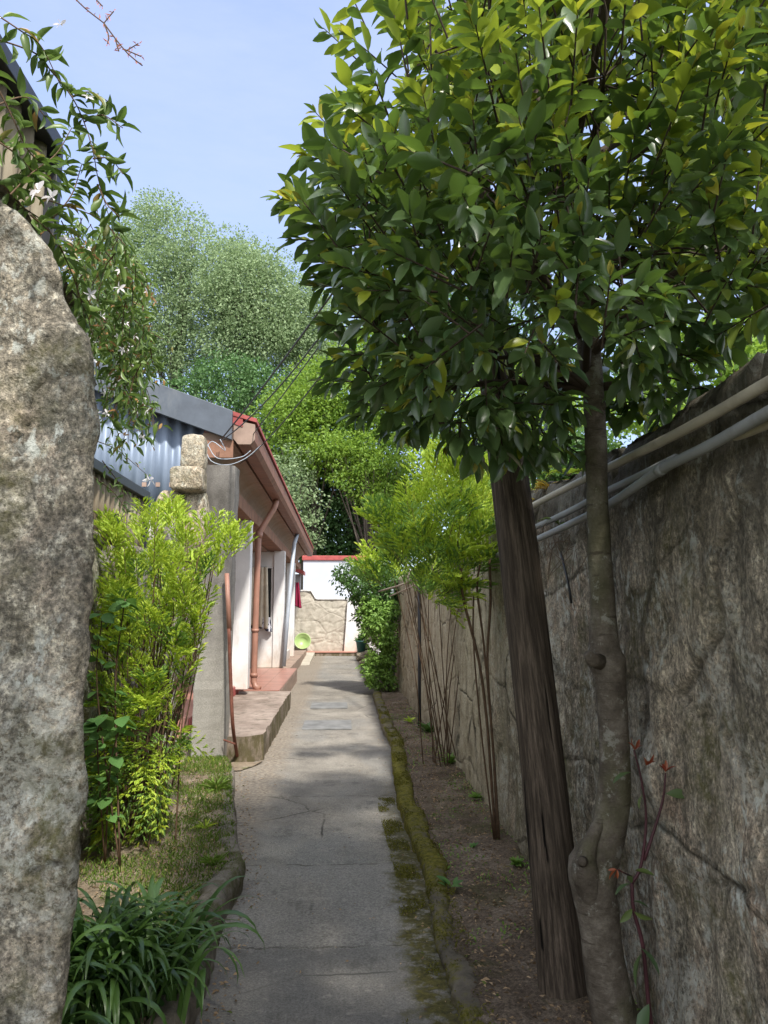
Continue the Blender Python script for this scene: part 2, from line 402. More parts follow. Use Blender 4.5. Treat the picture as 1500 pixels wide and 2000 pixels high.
n = NT('grey_kerb', .95, .1)
c = n.ramp(n.noise(7, 6, .7), [(.3, (.13, .11, .085)), (.6, (.27, .24, .2)), (.8, (.42, .39, .34))])
c = n.mix(n.math('MULTIPLY', n.step(n.noise(4, 5, .7), .5, .62), .8), c, (.09, .09, .03))
n.col(c); n.bump(n.noise(70, 6, .8), 1, .012); n.bump(n.noise(12, 5), .7, .02)
M['kerb2'] = n.m
M['field'] = plain('meadow_ground', (.09, .1, .045), .95, .5, 3, .4)

ground = MB(); g = []
xs = np.array([-700, -200, -60, -20, -8, -3, 0, 3, 8, 20, 60, 200, 700.]); ys = np.array([-300, -60, -15, -4, 2, 8, 16, 26, 34, 60, 120, 300, 1200.])
P = np.stack(np.meshgrid(xs, ys), -1); P = np.concatenate([P, np.full(P.shape[:2] + (1,), -.03)], -1)
ground.grid(P); build('ground', ground, M['field'], kind='structure')

def sheet(name, xf0, xf1, y0, y1, nx, ny, zf, mat, rag=0, seed=3, pw=1.6, **kw):
    t = np.linspace(0, 1, ny) ** pw; Y = y0 + (y1 - y0) * t
    a = np.array([xf0(y) for y in Y]); b = np.array([xf1(y) for y in Y])
    U = np.linspace(0, 1, nx)
    X = a[:, None] + (b - a)[:, None] * U[None]; YY = np.repeat(Y[:, None], nx, 1)
    if rag:
        X += rag * fbm(np.stack([X * 0 + seed, YY, X * 0], -1), 4, 4, seed) * np.where(U > .5, (U - .5) * 2, (U - .5) * 2)[None]
    Z = zf(X, YY); m = MB(); m.grid(np.stack([X, YY, Z], -1))
    return build(name, m, mat, smooth=True, **kw)
F3 = lambda X, Y: np.stack([X, Y, X * 0], -1)
sheet('path', lambda y: -1.75, lambda y: .78, .4, 27.4, 60, 300, lambda X, Y: .006 * fbm(F3(X, Y), 1.5, 5, 2) + .003 * fbm(F3(X, Y), 14, 3, 8), M['path'], kind='structure')
def kerbL(y): return float(np.interp(y, [0, 2.5, 2.9, 3.5, 4.1, 4.6, 5.1, 5.66, 6.4, 7.3, 7.75, 8.0], [-.5, -.50, -.54, -.55, -.58, -.54, -.66, -.74, -.86, -.98, -1.1, -1.35]))
def kerbR(y): return float(np.interp(y, [0, 2.8, 4, 4.6, 5.6, 6.3, 7.5, 9.0, 10, 11, 14.3, 16], [.42, .45, .46, .49, .47, .46, .5, .58, .54, .55, .58, .62]))
sheet('soil_bed', lambda y: kerbR(y) + .03, lambda y: 1.22, .4, 15.6, 40, 240, lambda X, Y: .055 + .014 * fbm(F3(X, Y), 3, 5, 5) + .006 * fbm(F3(X, Y), 16, 4, 9) + .03 * (X - .5), M['soil'], kind='structure')
sheet('earth_bed', lambda y: -1.75, lambda y: kerbL(y) - .03, .4, 7.85, 50, 200, lambda X, Y: .12 + .018 * fbm(F3(X, Y), 3, 5, 15) + .008 * fbm(F3(X, Y), 16, 4, 19), M['drysoil'], kind='structure')
sheet('sand', lambda y: -1.32, lambda y: -.92 + .12 * math.sin(y * 4), 7.72, 8.2, 30, 30, lambda X, Y: .012 + .012 * fbm(F3(X, Y), 9, 4, 25), M['drysoil'], kind='structure')
def kerb(name, fx, y0, y1, w, h, mat, seed, side, **kw):
    Y = np.concatenate([np.arange(y0, min(y1, 8), .022), np.arange(min(y1, 8), y1, .06)])
    prof = [(0, -.03), (0, .3), (.0, .62), (.06, .86), (.22, 1.0), (.5, 1.03), (.78, 1.0), (1, .85), (1.0, .3)]
    P = np.zeros((len(Y), len(prof), 3))
    for i, y in enumerate(Y):
        ww = w(y) * (1 + .12 * math.sin(y * 5.3 + seed)); hh = h(y)
        for j, (a, b) in enumerate(prof): P[i, j] = (fx(y) + side * a * ww, y, b * hh)
    d = fbm(P, 5, 5, seed)[..., None] * .010 + fbm(P, 22, 3, seed + 4)[..., None] * .008
    jt = np.abs(((Y * 1.45 + .35 * np.sin(Y * 3.1)) % 1) - .5) > .475
    P[..., 0:1] += d * side; P[..., 2] += d[..., 0] * .8
    P[jt, 2:, 2] -= .006
    m = MB(); m.grid(P if side > 0 else P[:, ::-1]); return build(name, m, mat, smooth=True, **kw)
kerb('kerb', kerbR, .5, 14.4, lambda y: .1 if y < 4.6 else .13, lambda y: float(np.interp(y, [0, 3.6, 4.6, 6, 14], [.06, .065, .085, .1, .1])), M['kerb'], 3, 1, kind='structure')
kerb('kerb', kerbL, .5, 7.85, lambda y: .12, lambda y: float(np.interp(y, [0, 4, 5, 8], [.15, .17, .14, .12])), M['kerb2'], 11, -1, kind='structure')

# ------------------------------------------------------------------ right wall
def wall_attr(o, vals):
    a = o.data.attributes.new('joint', 'FLOAT', 'POINT'); a.data.foreach_set('value', vals.astype(np.float32))
Yw = np.concatenate([np.arange(.6, 7, .02), np.arange(7, 14, .045), np.arange(14, 28.2, .12)])
top = 2.25 + .035 * fbm(np.stack([Yw, Yw * 0, Yw * 0], -1), 1.1, 4, 31)
top = top - .08 * ((Yw * .9 + .3) % 1 < .06)
nv = 112; v = np.linspace(0, 1, nv)
PX = np.zeros((len(Yw), nv + 10, 3))
PX[:, :nv, 0] = 1.12; PX[:, :nv, 1] = Yw[:, None]; PX[:, :nv, 2] = -.05 + (top[:, None] + .05) * v[None]
for k in range(8):
    PX[:, nv + k, 0] = 1.12 + .04 + .4 * k / 7; PX[:, nv + k, 1] = Yw; PX[:, nv + k, 2] = top + .015 * math.sin(k)
PX[:, nv + 8, 0] = 1.6; PX[:, nv + 8, 1] = Yw; PX[:, nv + 8, 2] = top - .05
PX[:, nv + 9, 0] = 1.62; PX[:, nv + 9, 1] = Yw; PX[:, nv + 9, 2] = -.05
U = PX[..., 1] + .05 * fbm(PX, 3.2, 4, 41); V_ = PX[..., 2] + .04 * fbm(PX, 3.6, 4, 43)
e, val = cells(U, V_, 1.05, .62, 3)
joint = np.clip(1 - e / .035, 0, 1) ** 1.2
wear = np.clip(.5 + 1.2 * fbm(PX, .9, 3, 47), 0, 1)
joint *= wear
disp = (.03 * (val - .5) - .018 * joint + .02 * fbm(PX, 2.5, 5, 51) + .016 * fbm(PX * np.array([1, 1, .45]), 9, 5, 57)) 
front = (PX[..., 0] < 1.13)
PX[..., 0] -= np.where(front, disp, 0)
PX[..., 2] += np.where(~front, .02 * fbm(PX, 7, 4, 61), 0)
edge_r = np.clip((PX[..., 2] - (top[:, None] - .08)) / .08, 0, 1) ** 2 * .04
PX[..., 0] += np.where(front, edge_r, 0)
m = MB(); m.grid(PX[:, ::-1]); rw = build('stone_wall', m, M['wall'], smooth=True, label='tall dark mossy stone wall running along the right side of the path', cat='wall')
wall_attr(rw, (joint[:, ::-1] * .75).reshape(-1))
ba = rw.data.attributes.new('block', 'FLOAT', 'POINT'); ba.data.foreach_set('value', val[:, ::-1].reshape(-1).astype(np.float32))

# ------------------------------------------------------------------ near left boulder pillar
prof = [(-60, 330), (0, 385), (50, 430), (100, 485), (132, 575), (162, 640), (180, 700), (184, 800), (186, 900), (190, 1040), (180, 1100), (184, 1180), (168, 1300), (160, 1450), (166, 1550), (150, 1620), (160, 1690), (142, 1750), (134, 1900), (120, 2000), (110, 2100), (110, 2500)]
YR = 1.85
pz = [at(a, b, YR) for a, b in prof]
zz = np.array([p.z for p in pz])[::-1]; xx = np.array([p.x for p in pz])[::-1]
Z = np.arange(-.05, 2.72, .014); XE = np.interp(Z, zz, xx)
XE = XE - .008 + .012 * fbm(np.stack([Z, Z * 0, Z * 0], -1), 9, 5, 71)
tt = np.linspace(0, 1, 70); rows = []
for z, xe in zip(Z, XE):
    r = []
    rr = .035
    for t in np.linspace(0, 1, 74): x = -1.9 + (xe - rr + 1.9) * t; r.append((x, YR + .10 * max(0, (x + 1.1)) * 0, z))
    for a in np.linspace(0, math.pi / 2, 9)[1:]: r.append((xe - rr + rr * math.sin(a), YR + rr - rr * math.cos(a), z))
    for t in np.linspace(0, 1, 40)[1:]: r.append((xe - .62 * t, YR + rr + 1.0 * t, z))
    rows.append(r)
P = np.array(rows)
rg = 1 - np.abs(fbm(P, 3.2, 5, 85)); f1 = fbm(P, 1.7, 5, 81) * .03 + rg * .035 - .02 + fbm(P, 9, 5, 83) * .012 + fbm(P, 30, 3, 84) * .005
crev = np.abs(fbm(P * np.array([1, 1, 1.6]), 1.6, 4, 88)); cv = np.clip(1 - crev / .035, 0, 1)
tip = np.linspace(0, 1, P.shape[1])
P[..., 1] += f1 + .018 * cv + .0
P[..., 0] += np.where(np.arange(P.shape[1])[None] > 76, -.35 * f1, 0)
# rounded top
m = MB(); m.grid(P)
nt_, nc = P.shape[:2]
capv = P[-1].copy(); cap = np.stack([capv + np.array([0, (.9 * k / 6), .04 * math.sin(k)]) for k in range(7)]); m.grid(cap)
rk = build('stone_pillar', m, M['rock'], smooth=True, label='huge rough pale granite pillar close up at the left edge of the picture', cat='stone pillar')
jv = np.zeros(len(rk.data.vertices)); jv[:nt_ * nc] = (cv * .7).reshape(-1); wall_attr(rk, jv)

# ------------------------------------------------------------------ left wall behind the bush
Yl = np.arange(2.5, 7.6, .035); nv = 70
PX = np.zeros((len(Yl), nv + 6, 3)); tp = 2.02 + .05 * fbm(np.stack([Yl, Yl * 0, Yl * 0], -1), 1.5, 4, 101)
tp = np.where(Yl > 6.35, tp + .3, tp)
PX[:, :nv, 0] = -1.55; PX[:, :, 1] = Yl[:, None]; PX[:, :nv, 2] = -.03 + (tp[:, None] + .03) * np.linspace(0, 1, nv)[None]
for k in range(6): PX[:, nv + k, 0] = -1.58 - .3 * k / 5; PX[:, nv + k, 2] = tp + .01
e, val = cells(PX[..., 1] + .08 * fbm(PX, 2.5, 3, 103), PX[..., 2] + .05 * fbm(PX, 2.5, 3, 104), .8, .5, 9)
joint = np.clip(1 - e / .06, 0, 1)
PX[..., 0] += np.where(np.arange(nv + 6)[None] < nv, .05 * (val - .5) - .05 * joint + .03 * fbm(PX, 4, 5, 105), 0)
m = MB(); m.grid(PX); lw = build('stone_wall', m, M['rock'], smooth=True, label='low brown stone wall behind the feathery yellow-green bush', cat='wall'); wall_attr(lw, (joint * .8).reshape(-1))

def rock(name, cx, cy, cz, sx, sy, sz, mat, seed, parent=None, amp=.12, n=14, sq=4, **kw):
    m = MB(); V = []; F = []
    for ax in range(3):
        for sg in (-1, 1):
            b = len(V)
            for i in range(n + 1):
                for j in range(n + 1):
                    u, w = 2 * i / n - 1, 2 * j / n - 1; p = [0, 0, 0]; p[ax] = sg; p[(ax + 1) % 3] = u * sg; p[(ax + 2) % 3] = w
                    V.append(p)
            for i in range(n):
                for j in range(n): a = b + i * (n + 1) + j; F.append((a, a + n + 1, a + n + 2, a + 1))
    V = np.array(V, float); l = (np.abs(V) ** sq).sum(1) ** (1 / sq); V = V / l[:, None]
    V = V * (1 + amp * fbm(V + seed, 1.4, 5, seed)[:, None]); V = V * np.array([sx, sy, sz]) / 2 + np.array([cx, cy, cz])
    m.add(V.tolist(), F); return build(name, m, mat, parent, smooth=True, **kw)

# ------------------------------------------------------------------ fences on the left
M['blackmetal'] = plain('black_painted_metal', (.02, .022, .026), .45, .4, 8, .1, .5)
n = NT('rusty_sheet', .85, .2); q = n.ramp(n.noise(6, 6, .7, vec=n.pos((1, 1, .15))), [(.3, (.09, .06, .04)), (.5, (.2, .17, .125)), (.7, (.32, .29, .22))])
n.col(q); n.bump(n.noise(60, 5), .3, .004); M['sheet'] = n.m
n = NT('blue_corrugated', .5, .4); q = n.ramp(n.noise(5, 5, .6, vec=n.pos((1, 1, .3))), [(.3, (.14, .18, .25)), (.7, (.23, .28, .37))])
n.col(q); n.b.inputs['Metallic'].default_value = .2; M['blue'] = n.m
M['darkmetal'] = plain('slate_grey_fascia', (.085, .1, .125), .45, .25, 4, .1, .5, .2, (.16, .17, .18))
def corr_y(x, y0, y1, z0f, z1f, pitch, amp):
    m = MB(); k = int((y1 - y0) / pitch * 8); P = np.zeros((2, k + 1, 3))
    for j in range(k + 1):
        y = y0 + (y1 - y0) * j / k; xx_ = x + amp * math.sin(2 * math.pi * (y - y0) / pitch)
        P[0, j] = (xx_, y, z0f(y)); P[1, j] = (xx_, y, z1f(y))
    m.grid(P); return m
def fence(loc, label, x, y0, y1, zb, zt):
    r = empty('metal_fence', loc, label, 'fence')
    o = build('sheet_panel', corr_y(x, y0, y1, lambda y: zb, lambda y: zt - .02, .11, .018), M['sheet'], r, smooth=True)
    s = o.modifiers.new('s', 'SOLIDIFY'); s.thickness = .004
    m = MB().box(x - .03, x + .05, y0, y1 + .02, zt - .03, zt + .035); build('rail', m, M['blackmetal'], r, bevel=.004)
    for yy in (y0 + .01, y1 + .045):
        build('post', MB().box(x - .03, x + .035, yy - .025, yy + .025, zb, zt + .034), M['blackmetal'], r, bevel=.003)
fence((-1.05, 2.2, 2.0), 'tall rusty corrugated fence with thick black rail above the granite pillar', -1.10, 1.6, 2.66, 2.2, 3.26)
fence((-1.6, 5, 2.0), 'low rusty corrugated fence with thin black rail above the yellow-green bush', -1.6, 3.95, 6.12, 1.95, 2.47)

# ------------------------------------------------------------------ concrete post, cross-like stones
n = NT('weathered_concrete', .9, .2)
c = n.ramp(n.noise(4, 6, .7, vec=n.pos((1, 1, .4))), [(.3, (.08, .074, .067)), (.5, (.15, .14, .13)), (.72, (.235, .22, .2))])
c = n.mix(n.step(n.math('ADD', n.xyz(2), n.math('MULTIPLY', n.math('SUBTRACT', n.noise(3, 5, .7), .5), 1.2)), 1.0, 1.8, True), c, n.mix(.6, c, (.36, .34, .3)))
c = n.mix(.5, c, n.ramp(n.noise(90, 5, .75), [(.3, (.25, .25, .25)), (.5, (.5, .5, .5)), (.7, (.8, .8, .8))]), 'OVERLAY')
n.col(c); n.bump(n.noise(80, 5, .8), .7, .006); M['conc'] = n.m
YP = 7.9
a = at(372, 1487, YP); b = at(434, 1487, YP); t = at(398, 908, YP); u = at(459, 915, YP)
m = MB(); n_ = 40
PP = np.zeros((n_, 5, 3))
poly0 = [(a.x, YP), (b.x, YP), (b.x + .02, YP + .3), (a.x, YP + .3)]
rows = []
for i in range(n_):
    f = i / (n_ - 1); z = -.02 + (t.z + .02) * f; x0 = a.x + (t.x - a.x) * f; x1 = b.x + (u.x - b.x) * f
    r_ = .03 if i < n_ - 1 else .05
    rows.append([(x0, YP + .3, z), (x0, YP, z), (x0 + .01, YP - .008, z), (x1 - r_, YP - .008, z), (x1, YP + r_, z), (x1 + .01, YP + .3, z), (x0, YP + .3, z)])
P = np.array(rows); P[..., 0:2] += .006 * fbm(P, 8, 4, 131)[..., None]
m.grid(P); m.add(P[-1][:-1].tolist(), [tuple(range(6))])
build('concrete_post', m, M['conc'], smooth=False, bevel=0, label='tall square grey concrete post at the corner of the house terrace', cat='post')
def block(px0, px1, py0, py1, Y, dp, seed, label, amp=.05, sq=7):
    p = at(px0, py0, Y); q = at(px1, py1, Y)
    return rock('stone_block', (p.x + q.x) / 2, Y + dp / 2, (p.z + q.z) / 2, abs(q.x - p.x), dp, abs(p.z - q.z), M['oldstone'], seed, amp=amp, sq=sq, n=16, label=label, cat='stone', group='stones piled beside the concrete post')
block(353, 397, 846, 916, 7.5, .25, 3, 'upright topmost lichened stone block beside the concrete post')
block(330, 393, 908, 956, 7.42, .34, 5, 'short pale stone block set crosswise under the upright block')
block(338, 398, 952, 1100, 7.6, .3, 9, 'pale stone lump below the crosswise block, against the post', .09, 4)
block(300, 352, 955, 1060, 7.5, .3, 13, 'dark stone block at the end of the black fence rail', .09, 4)

# ------------------------------------------------------------------ HOUSE
n = NT('white_plaster', .8, .2)
c = n.ramp(n.noise(2.5, 6, .65), [(.3, (.58, .575, .58)), (.7, (.72, .715, .72))])
c = n.mix(n.math('MULTIPLY', n.step(n.math('ADD', n.xyz(2), n.math('MULTIPLY', n.noise(5, 5, .7), .9)), .65, 1.25, True), .7), c, (.6, .46, .36))
c = n.mix(n.math('MULTIPLY', n.step(n.noise(4, 7, .75, vec=n.pos((1, 1, .2))), .54, .68), .6), c, (.36, .33, .29))
n.col(c); n.bump(n.noise(30, 5), .3, .006); M['white'] = n.m
M['redbrown'] = plain('red_brown_paint', (.23, .11, .08), .6, .35, 5, .2, .3, 0, (.2, .1, .07))
M['soffit'] = plain('faded_soffit', (.33, .235, .19), .75, .25, 4, .2, .2, 0, (.28, .16, .11))
M['beam'] = plain('brown_beam', (.26, .14, .095), .75, .35, 4, .25, .2, 0, (.13, .07, .05))
M['redtile'] = plain('terracotta_floor', (.42, .2, .155), .35, .25, 3, .1, .5, 0, (.42, .2, .15))
M['redpaint'] = plain('red_coping', (.34, .075, .07), .6, .3, 4, .15)
M['greypipe'] = plain('grey_pvc', (.36, .4, .46), .4, .15, 4, .05, .5, 0, (.25, .27, .29))
M['brownpipe'] = plain('terracotta_pvc', (.33, .17, .125), .45, .2, 5, .05, .4, 0, (.27, .12, .08))
M['stucco'] = plain('cream_wall', (.5, .44, .36), .8, .25, 3, .3, .2, 0, (.32, .25, .19))
M['dark'] = plain('dark_room', (.035, .03, .035), .8, .4, 3, 0)
M['glass'] = plain('window_glass', (.03, .035, .04), .08, .2, 3, 0, .8)
HX = -1.41
house = empty('house', (-3.2, 8.6, 0), 'long low white house with a red-brown eave and tiled porch on the left', 'house')
# main wall and parts
m = MB().box(-6, -2.7, 8.9, 26.3, 0, 3.3); build('wall', m, M['stucco'], house)
# gable facing the camera: blue corrugated sheets
m = MB(); k = 120; P = np.zeros((2, k + 1, 3)); x0, x1 = -4.6, -1.62
for j in range(k + 1):
    x = x0 + (x1 - x0) * j / k; y = 8.74 + .022 * math.sin(2 * math.pi * x / .155)
    P[0, j] = (x, y, 2.6); P[1, j] = (x, y, 3.55 + (-1.25 - x) * .36)
m.grid(P); o = build('corrugated_panel', m, M['blue'], house, smooth=True); s_ = o.modifiers.new('s', 'SOLIDIFY'); s_.thickness = .004
# roof: one slope, tiled, with dark fascia on the gable
SL = .36
def rz(x): return 3.78 + (-1.2 - x) * SL
m = MB().prism([(-1.16, rz(-1.16)), (-5.4, rz(-5.4)), (-5.4, rz(-5.4) - .1), (-1.16, rz(-1.16) - .1)], 'y', 8.62, 26.5)
roof = build('roof', m, M['redpaint'], house)
m = MB(); kk = 22
for r_ in range(kk):
    xa = -1.2 - r_ * .19
    if xa < -5.2: break
    m.prism([(xa + .02, rz(xa) + .0), (xa + .02, rz(xa) + .035), (xa - .19, rz(xa - .19) + .012), (xa - .19, rz(xa - .19) + .0)], 'y', 8.63, 26.48)
m.prism([(-1.0, 3.72), (-1.0, 3.765), (-1.28, 3.85), (-1.28, 3.80)], 'y', 8.61, 26.5)
build('roof_tiles', m, M['redpaint'], roof)
m = MB().prism([(-1.27, rz(-1.27) + .03), (-5.4, rz(-5.4) + .03), (-5.4, rz(-5.4) - .31), (-1.27, rz(-1.27) - .31)], 'y', 8.53, 8.6)
build('fascia', m, M['darkmetal'], house, bevel=.004)
m = MB().box(-1.62, -1.26, 8.6, 8.62, 3.3, 3.5); build('eave_end_board', m, M['beam'], house)
# gutter: open box profile with rolled lip
g = [(-1.24, 3.73), (-1.24, 3.54), (-1.2, 3.49), (-1.08, 3.49), (-1.045, 3.53), (-1.04, 3.7), (-1.025, 3.7), (-1.025, 3.52), (-1.07, 3.465), (-1.21, 3.465), (-1.265, 3.53), (-1.265, 3.73)]
build('gutter', MB().prism(g, 'y', 8.66, 26.4), M['redbrown'], house)
build('gutter_end_cap', MB().prism([(-1.265, 3.75), (-1.265, 3.53), (-1.21, 3.465), (-1.07, 3.465), (-1.02, 3.52), (-1.02, 3.70)], 'y', 8.63, 8.66), M['soffit'], house)
# cove soffit under the gutter
cv_ = [(-1.27, 3.52)] + [(-1.27 - .3 * math.sin(a), 3.22 + .28 * math.cos(a)) for a in np.linspace(0, math.pi / 2, 8)] + [(-1.62, 3.2), (-1.62, 3.6), (-1.27, 3.6)]
build('soffit', MB().prism(cv_, 'y', 8.66, 26.35), M['soffit'], house, smooth=False)
build('beam', MB().box(-1.76, HX - .03, 8.7, 26.3, 3.0, 3.19), M['beam'], house, bevel=.01)
build('ceiling', MB().box(-2.7, -1.78, 8.75, 26.25, 2.98, 3.03), M['soffit'], house)
# columns
for (yy, xl, xr, z0) in ((12.05, -1.73, -1.45, .36), (18.2, -1.63, -1.37, .25), (22.7, -1.66, -1.41, .25)):
    cl = build('column', MB().box(xl, xr, yy, yy + .27, z0, 2.995), M['white'], house, bevel=.012)
# second rooms
build('parapet', MB().box(-2.7, -1.632, 18.25, 18.4, .25, 1.12), M['white'], house, bevel=.01)
build('lintel', MB().box(-2.7, -1.632, 18.25, 18.4, 2.62, 2.975), M['white'], house, bevel=.01)
build('parapet_wall', MB().box(-1.62, -1.47, 18.48, 22.0, .25, .5), M['white'], house, bevel=.01)
w = build('window', MB().box(-2.68, -1.64, 18.29, 18.33, 1.13, 2.61), M['glass'], house)
m = MB().box(-2.2, -2.16, 18.255, 18.285, 1.17, 2.58).box(-1.69, -1.645, 18.255, 18.285, 1.17, 2.58).box(-2.68, -1.645, 18.252, 18.286, 1.125, 1.165).box(-2.68, -1.645, 18.252, 18.286, 2.585, 2.618)
build('window_frame', m, M['white'], w)
# terrace slabs
n = NT('mossy_slab', .92, .2)
c = n.ramp(n.noise(2.5, 6, .7, vec=n.pos((1, .6, 1))), [(.28, (.16, .12, .095)), (.5, (.27, .215, .18)), (.72, (.4, .33, .28))])
c = n.mix(n.math('MULTIPLY', n.step(n.noise(5, 6, .75), .52, .62), .7), c, (.11, .095, .07))
up_ = n.n.new('ShaderNodeSeparateXYZ'); n.l.new(n.g.outputs['Normal'], up_.inputs[0])
c = n.mix(n.math('MULTIPLY', n.step(up_.outputs[2], .2, .6, True), n.step(n.noise(7, 5, .7, vec=n.pos((1, 1, .4))), .36, .55)), c, (.1, .085, .045))
n.col(c); n.bump(n.noise(60, 6, .8), .8, .008); M['slab'] = n.m
terr = empty('terrace', (-1.7, 8.1, 0), 'raised stone and red-tiled terrace along the front of the white house', 'terrace')
def slabmesh(x0, x1, y0, y1, z0, z1, seed, ax=.012, cut=None):
    """dense block with rough sides"""
    nx, ny, nz = 14, int((y1 - y0) / .12) + 2, 6; m = MB()
    for face in range(3):
        if face == 0: A, B = np.meshgrid(np.linspace(x0, x1, nx), np.linspace(y0, y1, ny)); P = np.stack([A, B, A * 0 + z1], -1)
        if face == 1: A, B = np.meshgrid(np.linspace(y0, y1, ny), np.linspace(z0, z1, nz)); P = np.stack([A * 0 + x1, A, B], -1)
        if face == 2: A, B = np.meshgrid(np.linspace(x0, x1, nx), np.linspace(z0, z1, nz)); P = np.stack([A, A * 0 + y0, B], -1)
        P = P + np.stack([fbm(P, 6, 4, seed), fbm(P, 6, 4, seed + 1), fbm(P, 5, 4, seed + 2) * .5], -1) * ax
        if cut: 
            k_ = np.clip((P[..., 0] - (x1 - cut)) / cut, 0, 1); P[..., 1] += np.where(P[..., 1] < y0 + cut, k_ * (y0 + cut - P[..., 1]) , 0)
        m.grid(P)
    return m
build('concrete_slab', slabmesh(-1.66, -.82, 8.13, 12.62, -.02, .275, 141, cut=.16), M['slab'], terr, smooth=False)
M['brickface'] = plain('pinkish_stone', (.34, .25, .2), .85, .4, 6, .5, .2, 0, (.2, .18, .15))
build('tiled_floor', slabmesh(-2.7, -1.0, 12.64, 17.5, -.02, .265, 151, .004), M['brickface'], terr)
build('floor_tiles', MB().box(-2.69, -1.005, 12.65, 17.49, .276, .292), M['redtile'], terr, bevel=.003)
m = MB()
for i in range(17): m.box(-2.69, -1.006, 12.65 + .3 * i, 12.655 + .3 * i, .293, .2945)
for i in range(6): m.box(-1.3 - .3 * i, -1.295 - .3 * i, 12.65, 17.48, .2935, .295)
build('grout_lines', m, M['brickface'], terr)
build('porch_step', MB().box(-2.7, -1.645, 8.5, 12.635, .2, .42), M['redtile'], terr, bevel=.006)
build('porch_floor', slabmesh(-2.7, -1.2, 17.52, 26.3, -.02, .25, 171, .006), M['brickface'], terr)
build('skirting', MB().box(-1.64, -1.632, 8.5, 12.4, .25, .40), M['redpaint'], terr)

# ------------------------------------------------------------------ drain pipes
def pipe(name, pts, r, mat, label, cat='drain pipe', n=12, joints=(), group=None, parent=None):
    m = MB().tube(pts, r, n)
    ro = build(name, m, mat, parent, smooth=True, label=label, cat=cat, group=group)
    for q in joints:
        q0, q1 = Vector(q[0]), Vector(q[1]); build('pipe_joint', MB().tube([q0, q1], r * 1.18, n), mat, ro, smooth=True)
    return ro
px = [(-1.15, 13.0, 3.47), (-1.15, 12.98, 3.4), (-1.18, 12.95, 3.3), (-1.35, 12.85, 2.98), (-1.4, 12.82, 2.88), (-1.415, 12.8, 2.78), (-1.43, 12.8, 1.5), (-1.44, 12.8, .5), (-1.44, 12.8, .42), (-1.41, 12.78, .34), (-1.34, 12.74, .3)]
pipe('drain_pipe', px, .052, M['brownpipe'], 'terracotta coloured drain pipe beside the first white column', joints=[(px[4], px[5]), ((-1.44, 12.8, .49), (-1.44, 12.8, .55)), ((-1.4325, 12.8, 1.22), (-1.4325, 12.8, 1.27))])
pipe('drain_pipe', [(-1.13, 18.9, 3.47), (-1.18, 18.6, 3.2), (-1.27, 18.05, 1.6), (-1.34, 17.95, .3)], .05, M['greypipe'], 'slanting pale grey drain pipe in front of the middle white column')

# ------------------------------------------------------------------ end wall
n = NT('cream_masonry', .9, .2)
v2 = n.mix(.12, n.pos((.75, 1, 1.3)), n.noise(1.8, 5))
vc = n.vor(1.75, vec=v2, feat='DISTANCE_TO_EDGE'); vcol = n.vor(1.75, vec=v2, feat='F1', out=1)
c = n.ramp(n.noise(5, 6, .7), [(.3, (.3, .28, .235)), (.7, (.52, .49, .43))])
vb = n.n.new('ShaderNodeRGBToBW'); n.l.new(vcol, vb.inputs[0]); c = n.mix(.3, c, n.ramp(vb.outputs[0], [(.2, (.42, .38, .34)), (.8, (.62, .6, .57))]), 'OVERLAY'); c = n.mix(n.math('MULTIPLY', n.step(vc, .005, .03, True), n.step(n.noise(4, 3), .4, .55)), c, (.36, .32, .27))
n.col(c); n.bump(n.step(vc, 0, .07), .5, .02); n.bump(n.noise(30, 5), .5, .01); M['masonry'] = n.m
ew = empty('end_wall', (-.6, 28, 0), 'cream rubble stone wall closing the far end of the path', 'wall')
m = MB(); XX, ZZ = np.meshgrid(np.linspace(-2.2, .75, 70), np.linspace(0, 2.32, 55)); 
tp = np.where(XX[0] < -1.12, 2.3, np.where(XX[0] < -.95, 2.3 - (XX[0] + 1.12) / .17 * .3, 2.0))
ZZ = ZZ / 2.32 * tp[None]
P = np.stack([XX, XX * 0 + 28, ZZ], -1)
e, val = cells(P[..., 0] + .08 * fbm(P, 2, 3, 161), P[..., 2] + .07 * fbm(P, 2, 3, 162), .62, .42, 21)
P[..., 1] += -.03 * np.clip(e / .1, 0, 1) + .02 * fbm(P, 5, 4, 163); m.grid(P)
m.grid(np.stack([P[-1], P[-1] + np.array([0, .3, 0])]))
build('masonry', m, M['masonry'], ew, smooth=True)
cp = [(x_, z_) for x_, z_ in ((-2.2, 2.3), (-1.14, 2.3), (-.97, 2.02), (-.9, 2.0), (.75, 2.0))]
m = MB()
for (a, b), (c_, d_) in zip(cp[:-1], cp[1:]): m.prism([(a, b), (c_, d_), (c_, d_ + .05), (a, b + .05)], 'y', 27.93, 28.28)
build('coping', m, M['white'], ew)
build('white_buttress', MB().prism([(.08, .13), (.16, 1.3), (.2, 1.98), (.8, 1.98), (.8, .13)], 'y', 27.75, 27.98), M['white'], ew, bevel=.01)
wb = empty('white_wall', (0, 28.4, 0), 'plain white wall with a red coping above the far rubble wall', 'wall')
build('plaster', MB().box(-1.45, 1.6, 28.35, 28.6, 1.9, 3.45), plain('white_wall_paint', (.46, .49, .55), .8, .06, 2, .1), wb)
build('coping', MB().box(-1.5, 1.65, 28.28, 28.68, 3.452, 3.63), M['redpaint'], wb, bevel=.02)
stp = empty('tiled_step', (-.5, 27.4, 0), 'low red-tiled step at the foot of the far rubble wall', 'step')
build('riser', MB().box(-1.7, .6, 27.32, 27.98, -.02, .11), M['slab'], stp)
build('tread', MB().box(-1.72, .62, 27.29, 27.975, .112, .15), M['redtile'], stp, bevel=.006)
